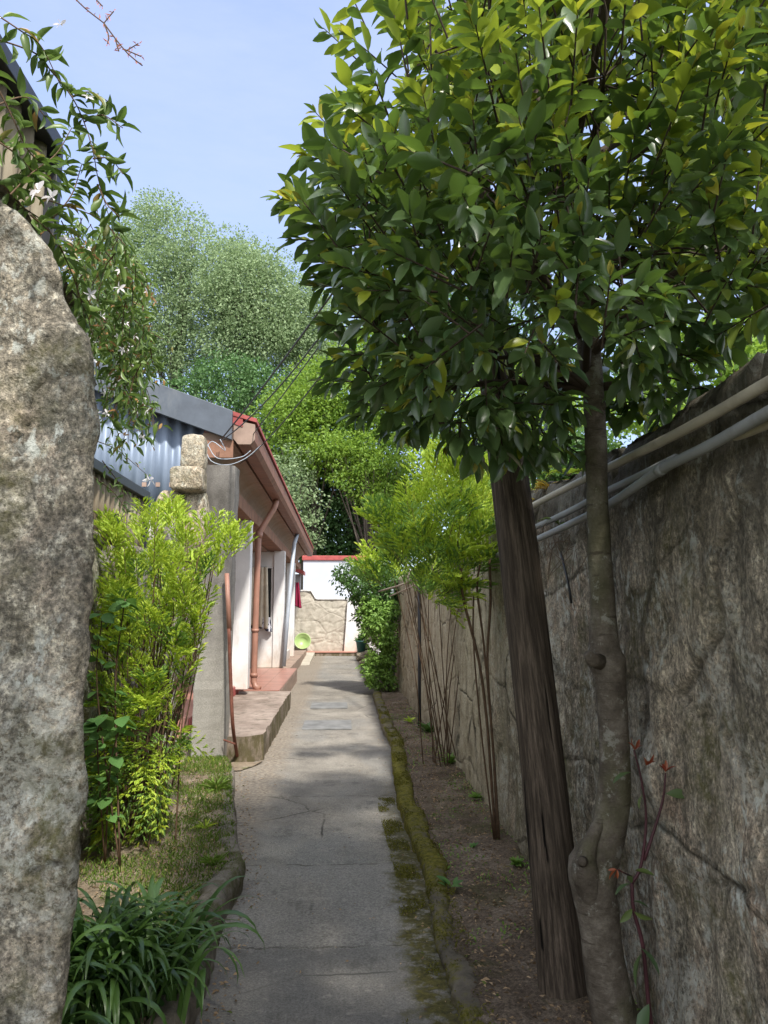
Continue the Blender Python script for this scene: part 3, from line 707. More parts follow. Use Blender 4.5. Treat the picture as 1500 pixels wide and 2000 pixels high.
build('ramp', MB().prism([(22.5, -.01), (27.3, -.01), (27.3, .13), (23.5, .05)], 'x', -1.45, -.95), plain('pale_concrete', (.45, .41, .34), .9, .2, 3, .3), None, kind='structure')
# small tiled roof at the far end
sr = empty('lean_to_shelter', (-1.6, 26.8, 0), 'small lean-to with red tiled eave against the far wall', 'shelter')
build('roof', MB().prism([(-2.4, 3.35), (-1.35, 2.98), (-1.35, 2.86), (-2.4, 3.22)], 'y', 26.7, 27.9), M['redpaint'], sr)
build('wall', MB().box(-2.4, -1.5, 27.5, 27.9, 2.36, 2.9), plain('shelter_grey', (.3, .3, .32), .8, .2), sr)  # the wall's own plain grey

# basin, pot, clothes
def lathe(prof, c, axis_tilt=None, n=28):
    m = MB(); V = []; F = []
    for r_, z_ in prof:
        for k in range(n): a = 2 * math.pi * k / n; V.append(Vector((r_ * math.cos(a), r_ * math.sin(a), z_)))
    q = axis_tilt if axis_tilt else Matrix.Identity(3)
    V = [q @ v_ + Vector(c) for v_ in V]; L = len(prof)
    for i in range(L - 1):
        for k in range(n): F.append((i * n + k, i * n + (k + 1) % n, (i + 1) * n + (k + 1) % n, (i + 1) * n + k))
    F.append(tuple(range(n))[::-1]); F.append(tuple(range((L - 1) * n, L * n))); return m.add(V, F)
bp = [(.17, 0), (.19, .005), (.27, .17), (.295, .175), (.3, .19), (.285, .195), (.262, .18), (.185, .02), (.0001, .018)]
bc = at(591, 1254, 27.6)
tilt = Matrix.Rotation(R(72), 3, 'X') @ Matrix.Identity(3)
build('wash_basin', lathe(bp, (bc.x, 27.78, .46), tilt), plain('lime_plastic', (.33, .45, .18), .35, .08, 3, 0, .5), smooth=True, label='round lime green plastic basin propped against the far rubble wall', cat='basin')
pc = at(705, 1262, 24.5)
pot = empty('plant_pot', (.62, 24.5, .3), 'dark teal plant pot with a small plant at the end of the path', 'plant pot')
build('pot', lathe([(.12, 0), (.17, .32), (.19, .33), (.19, .36), (.16, .36), (.15, .33), (.0001, .32)], (.62, 24.5, .28)), plain('teal_pot', (.02, .1, .09), .4, .2, 4, 0, .5), pot, smooth=True)
rock('stone_plinth', .75, 24.6, .13, .6, .7, .34, M['oldstone'], 27, label='rough stone lump under the teal plant pot', cat='stone')
M['maroon'] = plain('maroon_cloth', (.22, .012, .045), .9, .3, 8, .2)
def cloth(name, x0, x1, y, z0, z1, mat, label, cat, folds=4, amp=.04, taper=.6, th=.01):
    U, V2 = np.meshgrid(np.linspace(0, 1, 36), np.linspace(0, 1, 20))
    w_ = taper + (1 - taper) * (V2); xc = (x0 + x1) / 2
    X = xc + (U - .5) * (x1 - x0) * w_; Z_ = z1 + (z0 - z1) * V2 + .04 * np.sin(U * 5) * V2; Y_ = y + amp * np.sin(U * folds * 6.28 + V2) * (.4 + .6 * V2)
    m = MB().grid(np.stack([X, Y_, Z_], -1)); o = build(name, m, mat, None, smooth=True, label=label, cat=cat)
    s = o.modifiers.new('s', 'SOLIDIFY'); s.thickness = th; return o
cloth('hanging_towel', -1.6, -1.25, 23.6, 1.7, 2.45, M['maroon'], 'maroon towel hanging past the third white column', 'towel', 3, .05, .45)
M['curtain'] = plain('cream_curtain', (.55, .5, .4), .9, .25, 4, .1)
cloth('curtain', -2.25, -1.72, 18.1, 1.2, 2.6, M['curtain'], 'pale cream curtain hanging at the window behind the terracotta pipe', 'curtain', 4, .04, .8)
cloth('curtain', -2.4, -1.85, 13.9, .5, 2.8, M['curtain'], 'beige curtain in the porch left of the first white column', 'curtain', 5, .05, .9)
n = NT('striped_cloth', .9); x_ = n.math('FRACT', n.math('MULTIPLY', n.math('ADD', n.xyz(0), n.math('MULTIPLY', n.noise(6, 3), .3)), 9)); n.col(n.mix(n.step(x_, .45, .55), (.03, .035, .06), (.6, .6, .65))); 
cloth('folded_clothes', -1.98, -1.66, 18.16, 1.12, 1.42, n.m, 'dark and white laundry lying on the window sill', 'laundry', 2, .05, .7, .03)
yl = at(455, 1225, 12.7)
rock('yellow_bag', -1.84, 12.6, 1.3, .16, .14, .26, plain('yellow_plastic', (.75, .5, .02), .4, .2, 20, .3), 33, amp=.15, sq=2.5, label='bright yellow bag on the porch left of the first white column', cat='bag')
rock('bucket_stand', -1.84, 12.65, .8, .2, .18, .72, plain('dark_slate_cloth', (.12, .1, .12), .9, .3, 9, .2), 34, amp=.05, sq=8, label='narrow dark grey stand carrying the yellow bag', cat='stand')
for i, z_ in enumerate((.62, 1.02)):
    m = MB().tube([(-1.52, 19.3 + .1 * i, .25), (-1.5, 19.3, z_ + .4)], .012, 6).tube([(-1.52, 19.7, .25), (-1.5, 19.7, z_ + .4)], .012, 6)
    m.box(-1.75, -1.48, 19.3, 19.7, z_ - .02, z_ + .02)
    build('folding_rack', m, M['greypipe'], label=('low' if i == 0 else 'tall') + ' grey metal rack standing between the second and third columns', cat='rack', group='racks on the far porch')

# rusty rod with prop
a = at(447, 1228, 7.75); b = at(451, 1340, 7.75); c_ = atz(465, 1488, 0.0); 
rod = empty('rusty_rod', (c_.x, c_.y, 0), 'thin bent rusty iron rod leaning beside the concrete post', 'rod')
pr = curve([a, b, at(455, 1420, 7.75), c_], 20)
M['rust'] = plain('rusted_iron', (.16, .06, .04), .75, .4, 20, .3, .3)
build('shaft', MB().tube(pr, .018, 8), M['rust'], rod, smooth=True)
build('prop', MB().tube([at(437, 1445, 7.85), at(459, 1453, 7.75)], .009, 6), M['rust'], rod)
build('sleeve', MB().tube([at(443, 1120, 7.8), at(448, 1232, 7.76)], .024, 8), M['brownpipe'], rod, smooth=True)

# path covers
for (y0, y1, lb) in ((10.35, 11.15, 'nearer'), (12.55, 13.3, 'farther')):
    build('drain_cover', MB().box(-.52 if lb == 'nearer' else -.5, .14 if lb == 'nearer' else .1, y0, y1, .0, .016), plain('blue_grey_slab_' + lb, (.205, .207, .205), .8, .35, 5, .3), bevel=.004, label=lb + ' blue-grey rectangular slab set across the concrete path', cat='slab', group='slabs set in the path')

# ------------------------------------------------------------------ pipes on the right wall
M['pvcbeige'] = plain('beige_pvc', (.42, .38, .31), .5, .15, 6, .05, .4, 0, (.2, .17, .13))
M['pvcgrey'] = plain('mid_grey_pvc', (.26, .27, .28), .5, .15, 6, .05, .4, 0, (.14, .13, .12))
GW = 'conduits running along the top of the right wall'
wp = lambda L, x: [atx(a, b, x) for a, b in L]
L1 = [(1900, 520), (1700, 636), (1500, 748), (1340, 838), (1185, 915), (1110, 952), (1040, 988), (960, 1030)]
pipe('wall_pipe', curve(wp(L1, 1.045), 28), .0165, M['pvcbeige'], 'beige topmost pipe running along the right wall', 'pipe', group=GW)
L2 = [(1900, 590), (1700, 700), (1500, 806), (1390, 868), (1290, 918), (1190, 985), (1100, 1030), (1042, 1056), (970, 1085)]
pipe('wall_pipe', curve(wp(L2, 1.035), 32), .0165, M['pvcgrey'], 'grey lowest pipe sagging along the right wall', 'pipe', group=GW, joints=[(atx(1296, 914, 1.035), atx(1286, 921, 1.035))])
L3 = [(1320, 895), (1250, 930), (1190, 958), (1110, 1000), (1045, 1030), (970, 1062)]
pipe('wall_pipe', curve(wp(L3, 1.06), 20), .015, M['pvcgrey'], 'grey middle pipe that starts behind the lowest pipe on the right wall', 'pipe', group=GW)
L4 = [(1800, 690), (1600, 785), (1500, 828), (1445, 850), (1430, 850)]
pipe('wall_pipe', curve(wp(L4, 1.07), 16), .013, M['pvcbeige'], 'short pale pipe at the right edge just under the two long pipes', 'pipe', group=GW)
pipe('conduit', [(1.03, 10.2, 2.1), (1.03, 10.15, 1.2), (1.02, 10.1, .8), (1.02, 10.1, .05)], .022, M['blackmetal'], 'black and grey vertical conduit on the right wall between bush and stems', 'conduit', n=8)
pipe('conduit', [(1.0, 15.3, 1.9), (1.0, 15.3, .05)], .05, M['greypipe'], 'grey vertical pipe at the dark far end of the right wall', 'conduit', n=8)
pipe('loose_cable', curve([atx(1095, 1078, 1.06), atx(1103, 1110, 1.05), atx(1112, 1150, 1.05), atx(1116, 1178, 1.06)], 8), .006, M['blackmetal'], 'short black cable hanging on the stone right of the wooden post', 'cable', n=6)
# conduit box
build('cable_box', MB().box(.94, 1.03, 15.15, 15.4, 1.88, 2.0), M['greypipe'], bevel=.01, label='small pale box on top of the far grey pipe', cat='box')

# ------------------------------------------------------------------ wooden utility post
n = NT('old_wood', .85, .15)
def leanpos(zs):
    a_ = n.pos((1, 1, 1), (0, R(6.2), 0)); m_ = n.n.new('ShaderNodeMapping'); m_.inputs['Scale'].default_value = (1, 1, zs); n.l.new(a_, m_.inputs[0]); return m_.outputs[0]
lean = leanpos(.03); g_ = n.noise(60, 6, .75, vec=lean)
c = n.ramp(g_, [(.35, (.026, .02, .015)), (.5, (.08, .062, .047)), (.66, (.19, .15, .115))])
c = n.mix(n.step(n.noise(3, 5, .7, vec=n.pos((1, 1, .5))), .45, .7), c, n.mix(.6, c, (.05, .04, .03)))
ck = n.noise(30, 3, .5, vec=leanpos(.025), dist=.15)
c = n.mix(n.step(ck, .655, .68), c, (.008, .006, .005))
n.col(c); n.bump(g_, .8, .005); n.bump(n.step(ck, .63, .68, True), 1, .01); n.bump(n.noise(90, 4, vec=n.pos((1, 1, .1))), .5, .003); M['wood'] = n.m
pb = atz(1104, 1948, .04); pt = at(915, 215, pb.y + .12)
pb = pb + (pb - pt) * .02
m = MB(); pts = []; rad = []
for i in range(60):
    f = i / 59; p = pb.lerp(pt, f); p.x += .012 * math.sin(f * 5); pts.append(p); rad.append(.098 - .024 * f ** .8 + (.012 * math.exp(-f * 18)))
m.tube(pts, rad, 40); V = np.array(m.v)
ax = np.array([list(p) for p in pts]).repeat(40, 0); dl = V - ax; an = np.arctan2(dl[:, 1], dl[:, 0])
fl = fbm(np.stack([np.cos(an) * 2.2, np.sin(an) * 2.2, V[:, 2] * .16], -1), 2.4, 4, 201)
crk_ = np.clip(1 - np.abs(fl) / .06, 0, 1)
V = ax + dl * (1 + .01 * fl - .022 * crk_)[:, None]; m.v = V.tolist()
build('wooden_post', m, M['wood'], smooth=True, label='thick weathered wooden utility post leaning left beside the right wall', cat='post')

# cables from the house corner to the post top
GC = 'overhead cables between house and wooden post'
hc = at(432, 858, 8.5)
def sag(a, b, s, n=24): return [a.lerp(b, i / n) + Vector((0, 0, -s * 4 * (i / n) * (1 - i / n))) for i in range(n + 1)]
ends = [(Vector((hc.x, 8.5, hc.z)), .05, .0085), (Vector((hc.x - .03, 8.52, hc.z - .03)), .2, .0065), (at(470, 880, 9.5), .02, .006), (at(470, 905, 9.5), .16, .006)]
nm = ['uppermost thick', 'second thin', 'third slack thin', 'lowest slack thin']
for (a, s_, r_), q in zip(ends, nm):
    build('overhead_cable', MB().tube(sag(a, pt + Vector((-.03, 0, -.1 * nm.index(q))), s_), r_, 6), M['blackmetal'], smooth=True, label=q + ' black cable stretched from the house corner up to the post', cat='cable', group=GC)
build('overhead_cable', MB().tube(curve([at(745, 620, 9), at(770, 680, 8.5), at(790, 740, 8), at(830, 790, 7)], 12), .008, 6), M['blackmetal'], smooth=True, label='short dark cable showing under the left side of the glossy tree', cat='cable')
for i, (lp, lb) in enumerate((([(405, 868), (425, 895), (470, 893), (490, 880)], 'upper'), ([(398, 868), (412, 900), (445, 908), (480, 895), (510, 870)], 'lower'), ([(402, 905), (402, 880), (415, 862), (440, 880), (430, 858)], 'small tangled'))):
    build('wire_loop', MB().tube(curve([at(x, y, 8.35) for x, y in lp], 16), .005, 5), M['greypipe'], smooth=True, label=lb + ' loop of thin grey wire at the house corner', cat='wire', group='wire loops at the house corner')
build('wire_loop', MB().tube(curve([at(500, 1045, 11.9), at(488, 1060, 11.9), at(470, 1045, 11.9), at(455, 1010, 11.8)], 10), .006, 5), M['blackmetal'], smooth=True, label='dark wire hanging in front of the first column top', cat='wire')

# ================================================================== VEGETATION
def jit(n, s): return RNG.normal(0, s, (n, 3))
n = NT('smooth_grey_bark', .8, .2)
c = n.ramp(n.noise(9, 7, .7), [(.32, (.05, .04, .031)), (.5, (.105, .088, .069)), (.68, (.2, .175, .145))])
c = n.mix(n.math('MULTIPLY', n.step(n.noise(4, 6, .7, vec=n.pos((1, 1, .6))), .5, .62), .5), c, (.1, .1, .05))
c = n.mix(n.math('MULTIPLY', n.step(n.noise(30, 4, .6, vec=n.pos((.35, .35, 1.6))), .6, .66), .75), c, (.05, .04, .03))
c = n.mix(.4, c, n.ramp(n.noise(120, 4, .7), [(.3, (.3, .3, .3)), (.7, (.7, .7, .68))]), 'OVERLAY')
c = n.mix(n.math('MULTIPLY', n.step(n.noise(11, 6, .75), .58, .63), .55), c, (.3, .3, .26))
n.col(c); n.bump(n.noise(30, 5, .7, vec=n.pos((.5, .5, 1.5))), .9, .01); n.bump(n.noise(120, 4), .4, .002); M['bark'] = n.m
M['twig'] = plain('dark_twig', (.05, .035, .025), .8, .3, 20, .1)
M['bay'] = leafmat('bay_leaf', (.024, .058, .025), (.115, .18, .065), (.25, .42, .03), .27, .3, .7, (.28, .32, .03), .94, 2.2)
M['bayyoung'] = leafmat('bay_young_leaf', (.16, .18, .03), (.34, .3, .06), (.5, .5, .06), .4, .4, .4)
# --- glossy bay tree
tb = Vector((1.0, 2.72, 0))
bay = empty('bay_tree', tb, 'glossy-leaved tree with smooth grey trunk leaning over the path in front of the post', 'tree')
ctr = [(1222, 2080, 92), (1205, 2000, 86), (1182, 1900, 78), (1170, 1800, 76), (1160, 1740, 84), (1160, 1690, 92), (1183, 1640, 68), (1195, 1580, 62), (1200, 1500, 60), (1196, 1400, 56), (1190, 1320, 62), (1184, 1290, 74), (1180, 1262, 60), (1178, 1200, 50), (1172, 1080, 46), (1166, 950, 43), (1162, 820, 42), (1157, 740, 44), (1150, 680, 44), (1140, 600, 40), (1120, 500, 34), (1100, 400, 28), (1080, 250, 20)]
pts = [tb + Vector((.02, 0, -.05))] + [at(x, y, 2.72) for x, y, w_ in ctr]; rr = [.1] + [w_ / 2 / 1480 * 2.72 for *_, w_ in ctr]
cp_ = curve(pts, 88); ri = np.interp(np.linspace(0, 1, len(cp_)), np.linspace(0, 1, len(rr)), rr)
m = MB().tube(cp_, list(ri), 20); V = np.array(m.v); ax = np.array([list(p) for p in cp_]).repeat(20, 0); dl = V - ax
V = ax + dl * (1 + .07 * fbm(V, 9, 4, 211) + .03 * fbm(V, 30, 3, 212))[:, None]; m.v = V.tolist()
m.tube([at(1172, 1292, 2.68), at(1155, 1288, 2.66), at(1146, 1276, 2.65)], [.03, .024, .014], 10)
m.tube([at(1195, 1295, 2.7), at(1222, 1298, 2.69)], [.012, .006], 6)
m.tube([at(1180, 800, 2.7), at(1170, 790, 2.7)], [.02, .02], 6)
m.tube(curve([at(1165, 1790, 2.7), at(1146, 1720, 2.675), at(1143, 1685, 2.665), at(1155, 1640, 2.68), at(1178, 1590, 2.7)], 16), [.02, .03, .038, .042, .046, .048, .048, .046, .042, .036, .032, .028, .024, .022, .02, .018, .016][:17], 14)
m.tube([at(1138, 1683, 2.615), at(1136, 1682, 2.60)], [.018, .012], 10)
build('trunk', m, M['bark'], bay, smooth=True)
poly = [(700, -330), (690, 0), (640, 62), (650, 130), (690, 160), (600, 212), (566, 270), (590, 330), (536, 388), (556, 440), (552, 480), (600, 520), (640, 560), (630, 620), (668, 690), (645, 745), (700, 770), (735, 838), (800, 850), (868, 885), (900, 860), (960, 870), (1045, 912), (1080, 860), (1200, 840), (1270, 820), (1330, 770), (1390, 700), (1500, 640), (1900, 560), (2000, 200), (1800, -300), (1400, -420)]
cx0, cy0 = 1130, 330
hub = at(1130, 560, 2.72)
tw = MB(); bp_, bd_, bl_ = [], [], []; yp_, yd_, yl_ = [], [], []; gp_, gd_, gl_ = [], [], []
limbs = []
for (x, y, Y) in [(700, 300, 2.5), (760, 560, 2.4), (800, 60, 2.8), (980, 100, 2.2), (950, 700, 2.6), (1180, 150, 2.2), (1400, 200, 2.5), (1420, 480, 2.4), (1380, 690, 2.7), (1200, -200, 3.0), (1600, 100, 3.0), (900, -200, 3.0), (1050, 300, 3.3), (1300, 400, 3.3), (860, 420, 3.2), (1700, 400, 2.6), (1000, 430, 2.05), (1230, 500, 2.1), (760, 780, 2.6)]:
    t = at(x, y, Y); s = at(1158 - .06 * (760 - y), min(760, max(300, y + 230)), 2.72)
    mid = s.lerp(t, .5) + Vector((0, 0, .05)) + Vector(RNG.normal(0, .03, 3)); L = curve([s, mid, t], 12); limbs.append(L)
    tw.tube(L, list(np.linspace(.019, .006, len(L))), 6)
lp = np.array([list(p) for L in limbs for p in L[3:]])
def bayspray(p, d, nleaf, sc, keep=None):
    d = d.normalized(); L = nleaf * .02 * sc; q = [p - d * L * .5 + Vector((0, 0, -.02)), p, p + d * L * .5 + Vector((0, 0, .015))]
    tw.tube(q, [.0035, .0028, .0016], 4, cap=False)
    ref = Vector(RNG.normal(0, 1, 3)); s1 = d.cross(ref).normalized(); s2 = d.cross(s1)
    for k in range(nleaf):
        t = ((k + .5) / nleaf) ** .6; pp = q[0].lerp(q[2], t); a = k * 2.4 + RNG.uniform(-.4, .4)
        out = s1 * math.cos(a) + s2 * math.sin(a)
        ld = d * (.3 + .65 * t) + out * (1.0 - .35 * t) + Vector((0, 0, -.12)) + Vector(RNG.normal(0, .14, 3))
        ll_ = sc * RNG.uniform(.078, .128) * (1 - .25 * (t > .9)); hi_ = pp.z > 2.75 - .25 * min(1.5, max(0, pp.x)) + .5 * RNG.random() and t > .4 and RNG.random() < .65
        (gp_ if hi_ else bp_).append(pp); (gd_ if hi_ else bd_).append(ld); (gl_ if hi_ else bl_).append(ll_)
    if RNG.random() < .55:
        for k in range(3):
            yp_.append(q[2]); yd_.append(d + Vector(RNG.normal(0, .28, 3)) + Vector((0, 0, .3))); yl_.append(sc * RNG.uniform(.025, .05))
cnt = 0
while cnt < 930:
    x, y = RNG.uniform(530, 2000), RNG.uniform(-420, 915)
    if not inpoly(x, y, poly): continue
    ed = edist(x, y, poly)
    inframe = x < 1560 and y > -60
    if not inframe and RNG.random() < .45: continue
    if ed < 62 or (ed < 120 and RNG.random() < .35): continue
    depth = min(1, ed / 330); hw = .25 + .62 * math.sqrt(1 - (1 - depth) ** 2)
    Y = 2.62 + hw * (RNG.beta(.75, .75) * 2 - 1)
    if Y > 3.25 and y > 560: Y = RNG.uniform(2.3, 3.1)
    p = at(x, y, Y)
    if p.x > 1.0 and p.z < 2.3: continue
    if abs(x - 1160) < 75 and y > 650 and Y < 2.95: continue
    dq = ((lp - np.array(p)) ** 2).sum(1) * RNG.uniform(.3, 1.7, len(lp)); b_ = Vector(lp[np.argmin(dq)])
    d = (p - hub).normalized() * .8 + Vector((0, 0, .45 if y < 650 else -.45)) + Vector(RNG.normal(0, .35, 3))
    if (p - b_).length < .33: tw.tube([b_, b_.lerp(p, .6) + Vector((0, 0, -.01)), p - d.normalized() * .08], [.004, .0035, .003], 4, cap=False)
    bayspray(p, d, int(RNG.integers(9, 15)), RNG.uniform(.85, 1.1) * (1 if Y > 2.1 else .9)); cnt += 1
# unseen limbs and sprays added above the frame to shade the near path
for c2 in ((.4, .1, 3.7), (1.1, -.2, 3.6), (1.3, .2, 3.6)):
    tw.tube(curve([at(1100, 400, 2.72), Vector((.8, 1.7, 3.75)), Vector(c2)], 10), list(np.linspace(.02, .006, 11)), 6)
for k in range(400):
    p = Vector((RNG.uniform(-.3, 1.9), RNG.uniform(-.7, 1.15), RNG.uniform(3.0, 3.6)))
    if p.z < 1.95 + .9 * max(p.y, 0): p.z = 2.1 + .9 * p.y + RNG.uniform(0, .4)
    bayspray(p, Vector((p.x - .8, p.y - .6, .2)) + Vector(RNG.normal(0, .5, 3)), 11, 1.15)
for (x, y, Y) in [(1240, 800, 2.9), (1290, 770, 2.8), (1340, 740, 2.6), (1390, 690, 2.5), (1450, 640, 2.4), (1480, 600, 2.2), (1260, 720, 2.5), (1320, 690, 2.4), (1380, 620, 2.3), (1440, 560, 2.2), (1225, 800, 2.9), (1250, 740, 2.7), (1290, 640, 2.3), (1085, 820, 2.85), (1075, 850, 2.8), (1000, 800, 2.4), (930, 820, 2.4), (1070, 760, 2.4)]:
    for k in range(2): bayspray(at(x + RNG.normal(0, 15), y + RNG.normal(0, 15), min(Y, 2.9)), Vector((RNG.normal(.2, .6), RNG.normal(-.2, .4), RNG.normal(-.4, .4))), 11, 1.0)
# sprays reaching out past the outline on the left
SPR = [(690, 640, -1, .1, 2.45), (720, 690, -.8, .3, 2.4), (700, 720, -1, -.1, 2.5), (740, 800, -.7, .4, 2.5), (770, 740, -.6, .5, 2.35), (800, 700, -.5, .5, 2.3), (820, 830, -.4, .8, 2.5), (900, 840, -.1, 1, 2.4), (930, 880, 0, 1, 2.6), (980, 880, .1, 1, 2.5), (1020, 890, .2, 1, 2.6), (1060, 860, .3, .8, 2.6), (860, 780, -.3, .9, 2.3), (950, 780, 0, 1, 2.3), (650, 560, -1, .2, 2.5), (640, 520, -1, 0, 2.5), (700, 560, -.8, .4, 2.35), (760, 640, -.6, .6, 2.3), (635, 260, -1, -.8, 2.5), (570, 395, -1, .1, 2.45), (600, 470, -1, .2, 2.5), (650, 90, -.9, -.6, 2.6), (620, 310, -1, -.2, 2.55), (700, 20, -.5, -.9, 2.6), (660, 620, -1, .3, 2.5), (680, 745, -1, .2, 2.55), (700, 700, -.7, -.8, 2.6), (780, 830, -.5, .8, 2.6), (880, 850, -.2, 1, 2.7), (1045, 880, .1, 1, 2.7), (690, 480, -1, .5, 2.4), (1010, 850, .2, 1, 2.6), (960, 840, -.1, 1, 2.5), (840, 800, -.5, 1, 2.5), (740, 770, -1, .6, 2.5)]
for (x, y, dx, dy, Y) in SPR:
    bayspray(at(x + (20 if x < 680 else 0), y - (15 if y > 800 else 0), Y), Vector((dx, -.1, -dy * 1.0)), 10, .9)
build('branches', tw, M['twig'], bay, smooth=True)
L = np.array(bl_); leaves('crown', [list(p) for p in bp_], [list(p) for p in bd_], L, L * RNG.uniform(.36, .45, len(L)), TB, M['bay'], bay, roll=.45)
M['bayglow'] = leafmat('bay_sunlit_growth', (.12, .2, .035), (.33, .4, .05), (.5, .6, .04), .38, .4, .5, (.42, .38, .04), .9, 2)  # young tip leaves high in the crown, sunlight painted into their yellow-green
L = np.array(gl_); leaves('sunlit_growth', [list(p) for p in gp_], [list(p) for p in gd_], L, L * .4, TB, M['bayglow'], bay, roll=.45)
L = np.array(yl_); leaves('young_leaves', [list(p) for p in yp_], [list(p) for p in yd_], L, L * .36, TB, M['bayyoung'], bay, roll=.6)

# --- feathery bushes (heavenly bamboo)
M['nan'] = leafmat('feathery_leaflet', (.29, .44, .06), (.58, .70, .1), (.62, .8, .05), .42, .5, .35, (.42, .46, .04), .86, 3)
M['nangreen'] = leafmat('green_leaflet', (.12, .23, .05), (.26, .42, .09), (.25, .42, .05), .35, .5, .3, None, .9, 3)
M['stem'] = plain('brown_stem', (.12, .075, .045), .8, .4, 20, .1)
def frond(p, d, size, out, droop=.25):
    """three-times divided leaf: rachis, side branches, leaflets"""
    d = d.normalized(); s = d.cross(Vector((0, 0, 1)) + Vector(RNG.normal(0, .35, 3))).normalized(); up = s.cross(d)
    for i in range(6):
        t = .18 + .82 * i / 5; q = p + d * size * t + Vector((0, 0, -droop * size * t * t))
        for sg in (-1, 1):
            bl = size * (.5 - .36 * t); bd = (d * .75 + s * sg * .85 + up * RNG.uniform(-.15, .3)).normalized()
            m_ = 5 if i < 4 else 3
            for k in range(m_):
                u_ = (k + 1) / m_; r_ = q + bd * bl * u_
                for s3 in ((-1, 1) if k < m_ - 1 else (0,)):
                    side = (s if abs(bd.dot(s)) < .9 else d).cross(up)
                    ld = bd * .8 + (d if sg * s3 > 0 else s * s3 * .7) * .55 + up * RNG.uniform(-.2, .2)
                    out.append((r_, ld, size * RNG.uniform(.085, .13)))
def bush(name, label, cat, base, polyp, Yr, nfr, size, mats, nst, stempx, frac=.7, exclude=None, crown_up=.35):
    r = empty(name, base, label, cat)
    A, B = [], []; xs = [p[0] for p in polyp]; ys = [p[1] for p in polyp]; c = 0; st = MB()
    while c < nfr:
        x, y = RNG.uniform(min(xs), max(xs)), RNG.uniform(min(ys), max(ys))
        if not inpoly(x, y, polyp): continue
        ed = min(1, edist(x, y, polyp) / 90); Ym, Yh = Yr
        Y = Ym + Yh * (RNG.beta(.7, .9) * 2 - 1) * (.35 + .65 * ed)
        p = at(x, y, Y); cc = at((min(xs) + max(xs)) / 2, (min(ys) + max(ys)) / 2 + 120, Ym)
        if p.x < -1.5 and p.z < 1.95: p.x = -1.47
        if p.x > 1.0 and p.z < 2.2: p.x = 1.0
        d = (p - cc).normalized() * 1.2 + Vector((0, -.25, crown_up)) + Vector(RNG.normal(0, .35, 3))
        hi = (max(ys) - y) / (max(ys) - min(ys))
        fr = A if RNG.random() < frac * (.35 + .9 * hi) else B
        frond(p - d.normalized() * size * .5, d, size * RNG.uniform(.7, 1.25), fr); c += 1
        if c % 5 == 0: st.tube([p - d.normalized() * size * .5, p + d.normalized() * size * .4], [.002, .0015], 4, cap=False)
    for k in range(nst):
        b = base + Vector((RNG.normal(0, .1), RNG.normal(0, .12), 0)); x, y = stempx[k % len(stempx)]
        e = at(x + RNG.normal(0, 18), y + RNG.normal(0, 40), Yr[0] + RNG.uniform(-.2, .2))
        build('stem', MB().tube(curve([b, b.lerp(e, .5) + Vector((RNG.normal(0, .03), 0, .05)), e], 8), list(np.linspace(.006, .0035, 9)), 5, cap=False), M['stem'], r, smooth=True)
    if st.v: build('twigs', st, M['stem'], r, smooth=True)
    for nm_, O, mt in (('foliage', A, mats[0]), ('foliage', B, mats[1])):
        if O:
            L = np.array([o[2] for o in O]) * 1.25 * RNG.uniform(.7, 1.25, len(O)); leaves(nm_, [list(o[0]) for o in O], [list(o[1]) for o in O], L, L * .3, TS, mt, r, roll=.5)
    return r
b0 = atz(262, 1632, .12)
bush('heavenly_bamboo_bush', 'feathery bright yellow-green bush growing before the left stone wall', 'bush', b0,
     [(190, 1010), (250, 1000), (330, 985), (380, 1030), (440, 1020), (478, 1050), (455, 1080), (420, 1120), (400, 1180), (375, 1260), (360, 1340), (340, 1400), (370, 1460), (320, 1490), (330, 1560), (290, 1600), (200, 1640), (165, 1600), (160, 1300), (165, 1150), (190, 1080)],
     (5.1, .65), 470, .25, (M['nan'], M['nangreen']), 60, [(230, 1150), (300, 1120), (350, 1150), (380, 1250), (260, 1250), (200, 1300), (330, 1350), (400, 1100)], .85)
b1 = atz(972, 1642, .06)
bush('heavenly_bamboo_bush', 'feathery lime bush on bare thin stems left of the wooden post', 'bush', b1,
     [(720, 1000), (760, 960), (790, 990), (800, 940), (850, 890), (930, 890), (945, 1000), (950, 1110), (900, 1160), (880, 1190), (830, 1130), (770, 1100), (740, 1060), (770, 1040), (715, 1030)],
     (5.3, .5), 250, .28, (M['nan'], M['nangreen']), 0, [], .95)
# a broad backing clump further along the wall top
bush('heavenly_bamboo_bush', 'darker feathery bush overhanging the far wall top beside the yellow one', 'bush', Vector((1.0, 7.6, .06)),
     [(700, 1100), (740, 1060), (800, 1030), (880, 1060), (930, 1100), (900, 1170), (840, 1160), (780, 1120), (720, 1140)],
     (7.2, .5), 110, .3, (M['nan'], M['nangreen']), 14, [(830, 1120), (780, 1100), (900, 1140)], .45)
bs = empty('bare_stems', at(970, 1640, 5.12), 'bunch of thin bare brown stems rising from soil beside the wooden post', 'stems')
for (q, w_) in (([(968, 1640), (958, 1500), (950, 1400), (935, 1290), (905, 1170), (900, 1110)], .010), ([(972, 1640), (962, 1450), (945, 1260), (932, 1150), (940, 1090)], .008), ([(975, 1640), (966, 1500), (952, 1300), (958, 1180), (956, 1090)], .009), ([(965, 1640), (940, 1430), (925, 1260), (925, 1160)], .006)):
    build('stem', MB().tube(curve([at(x, y, 5.12) for x, y in q], 16), w_, 6), M['stem'], bs, smooth=True)

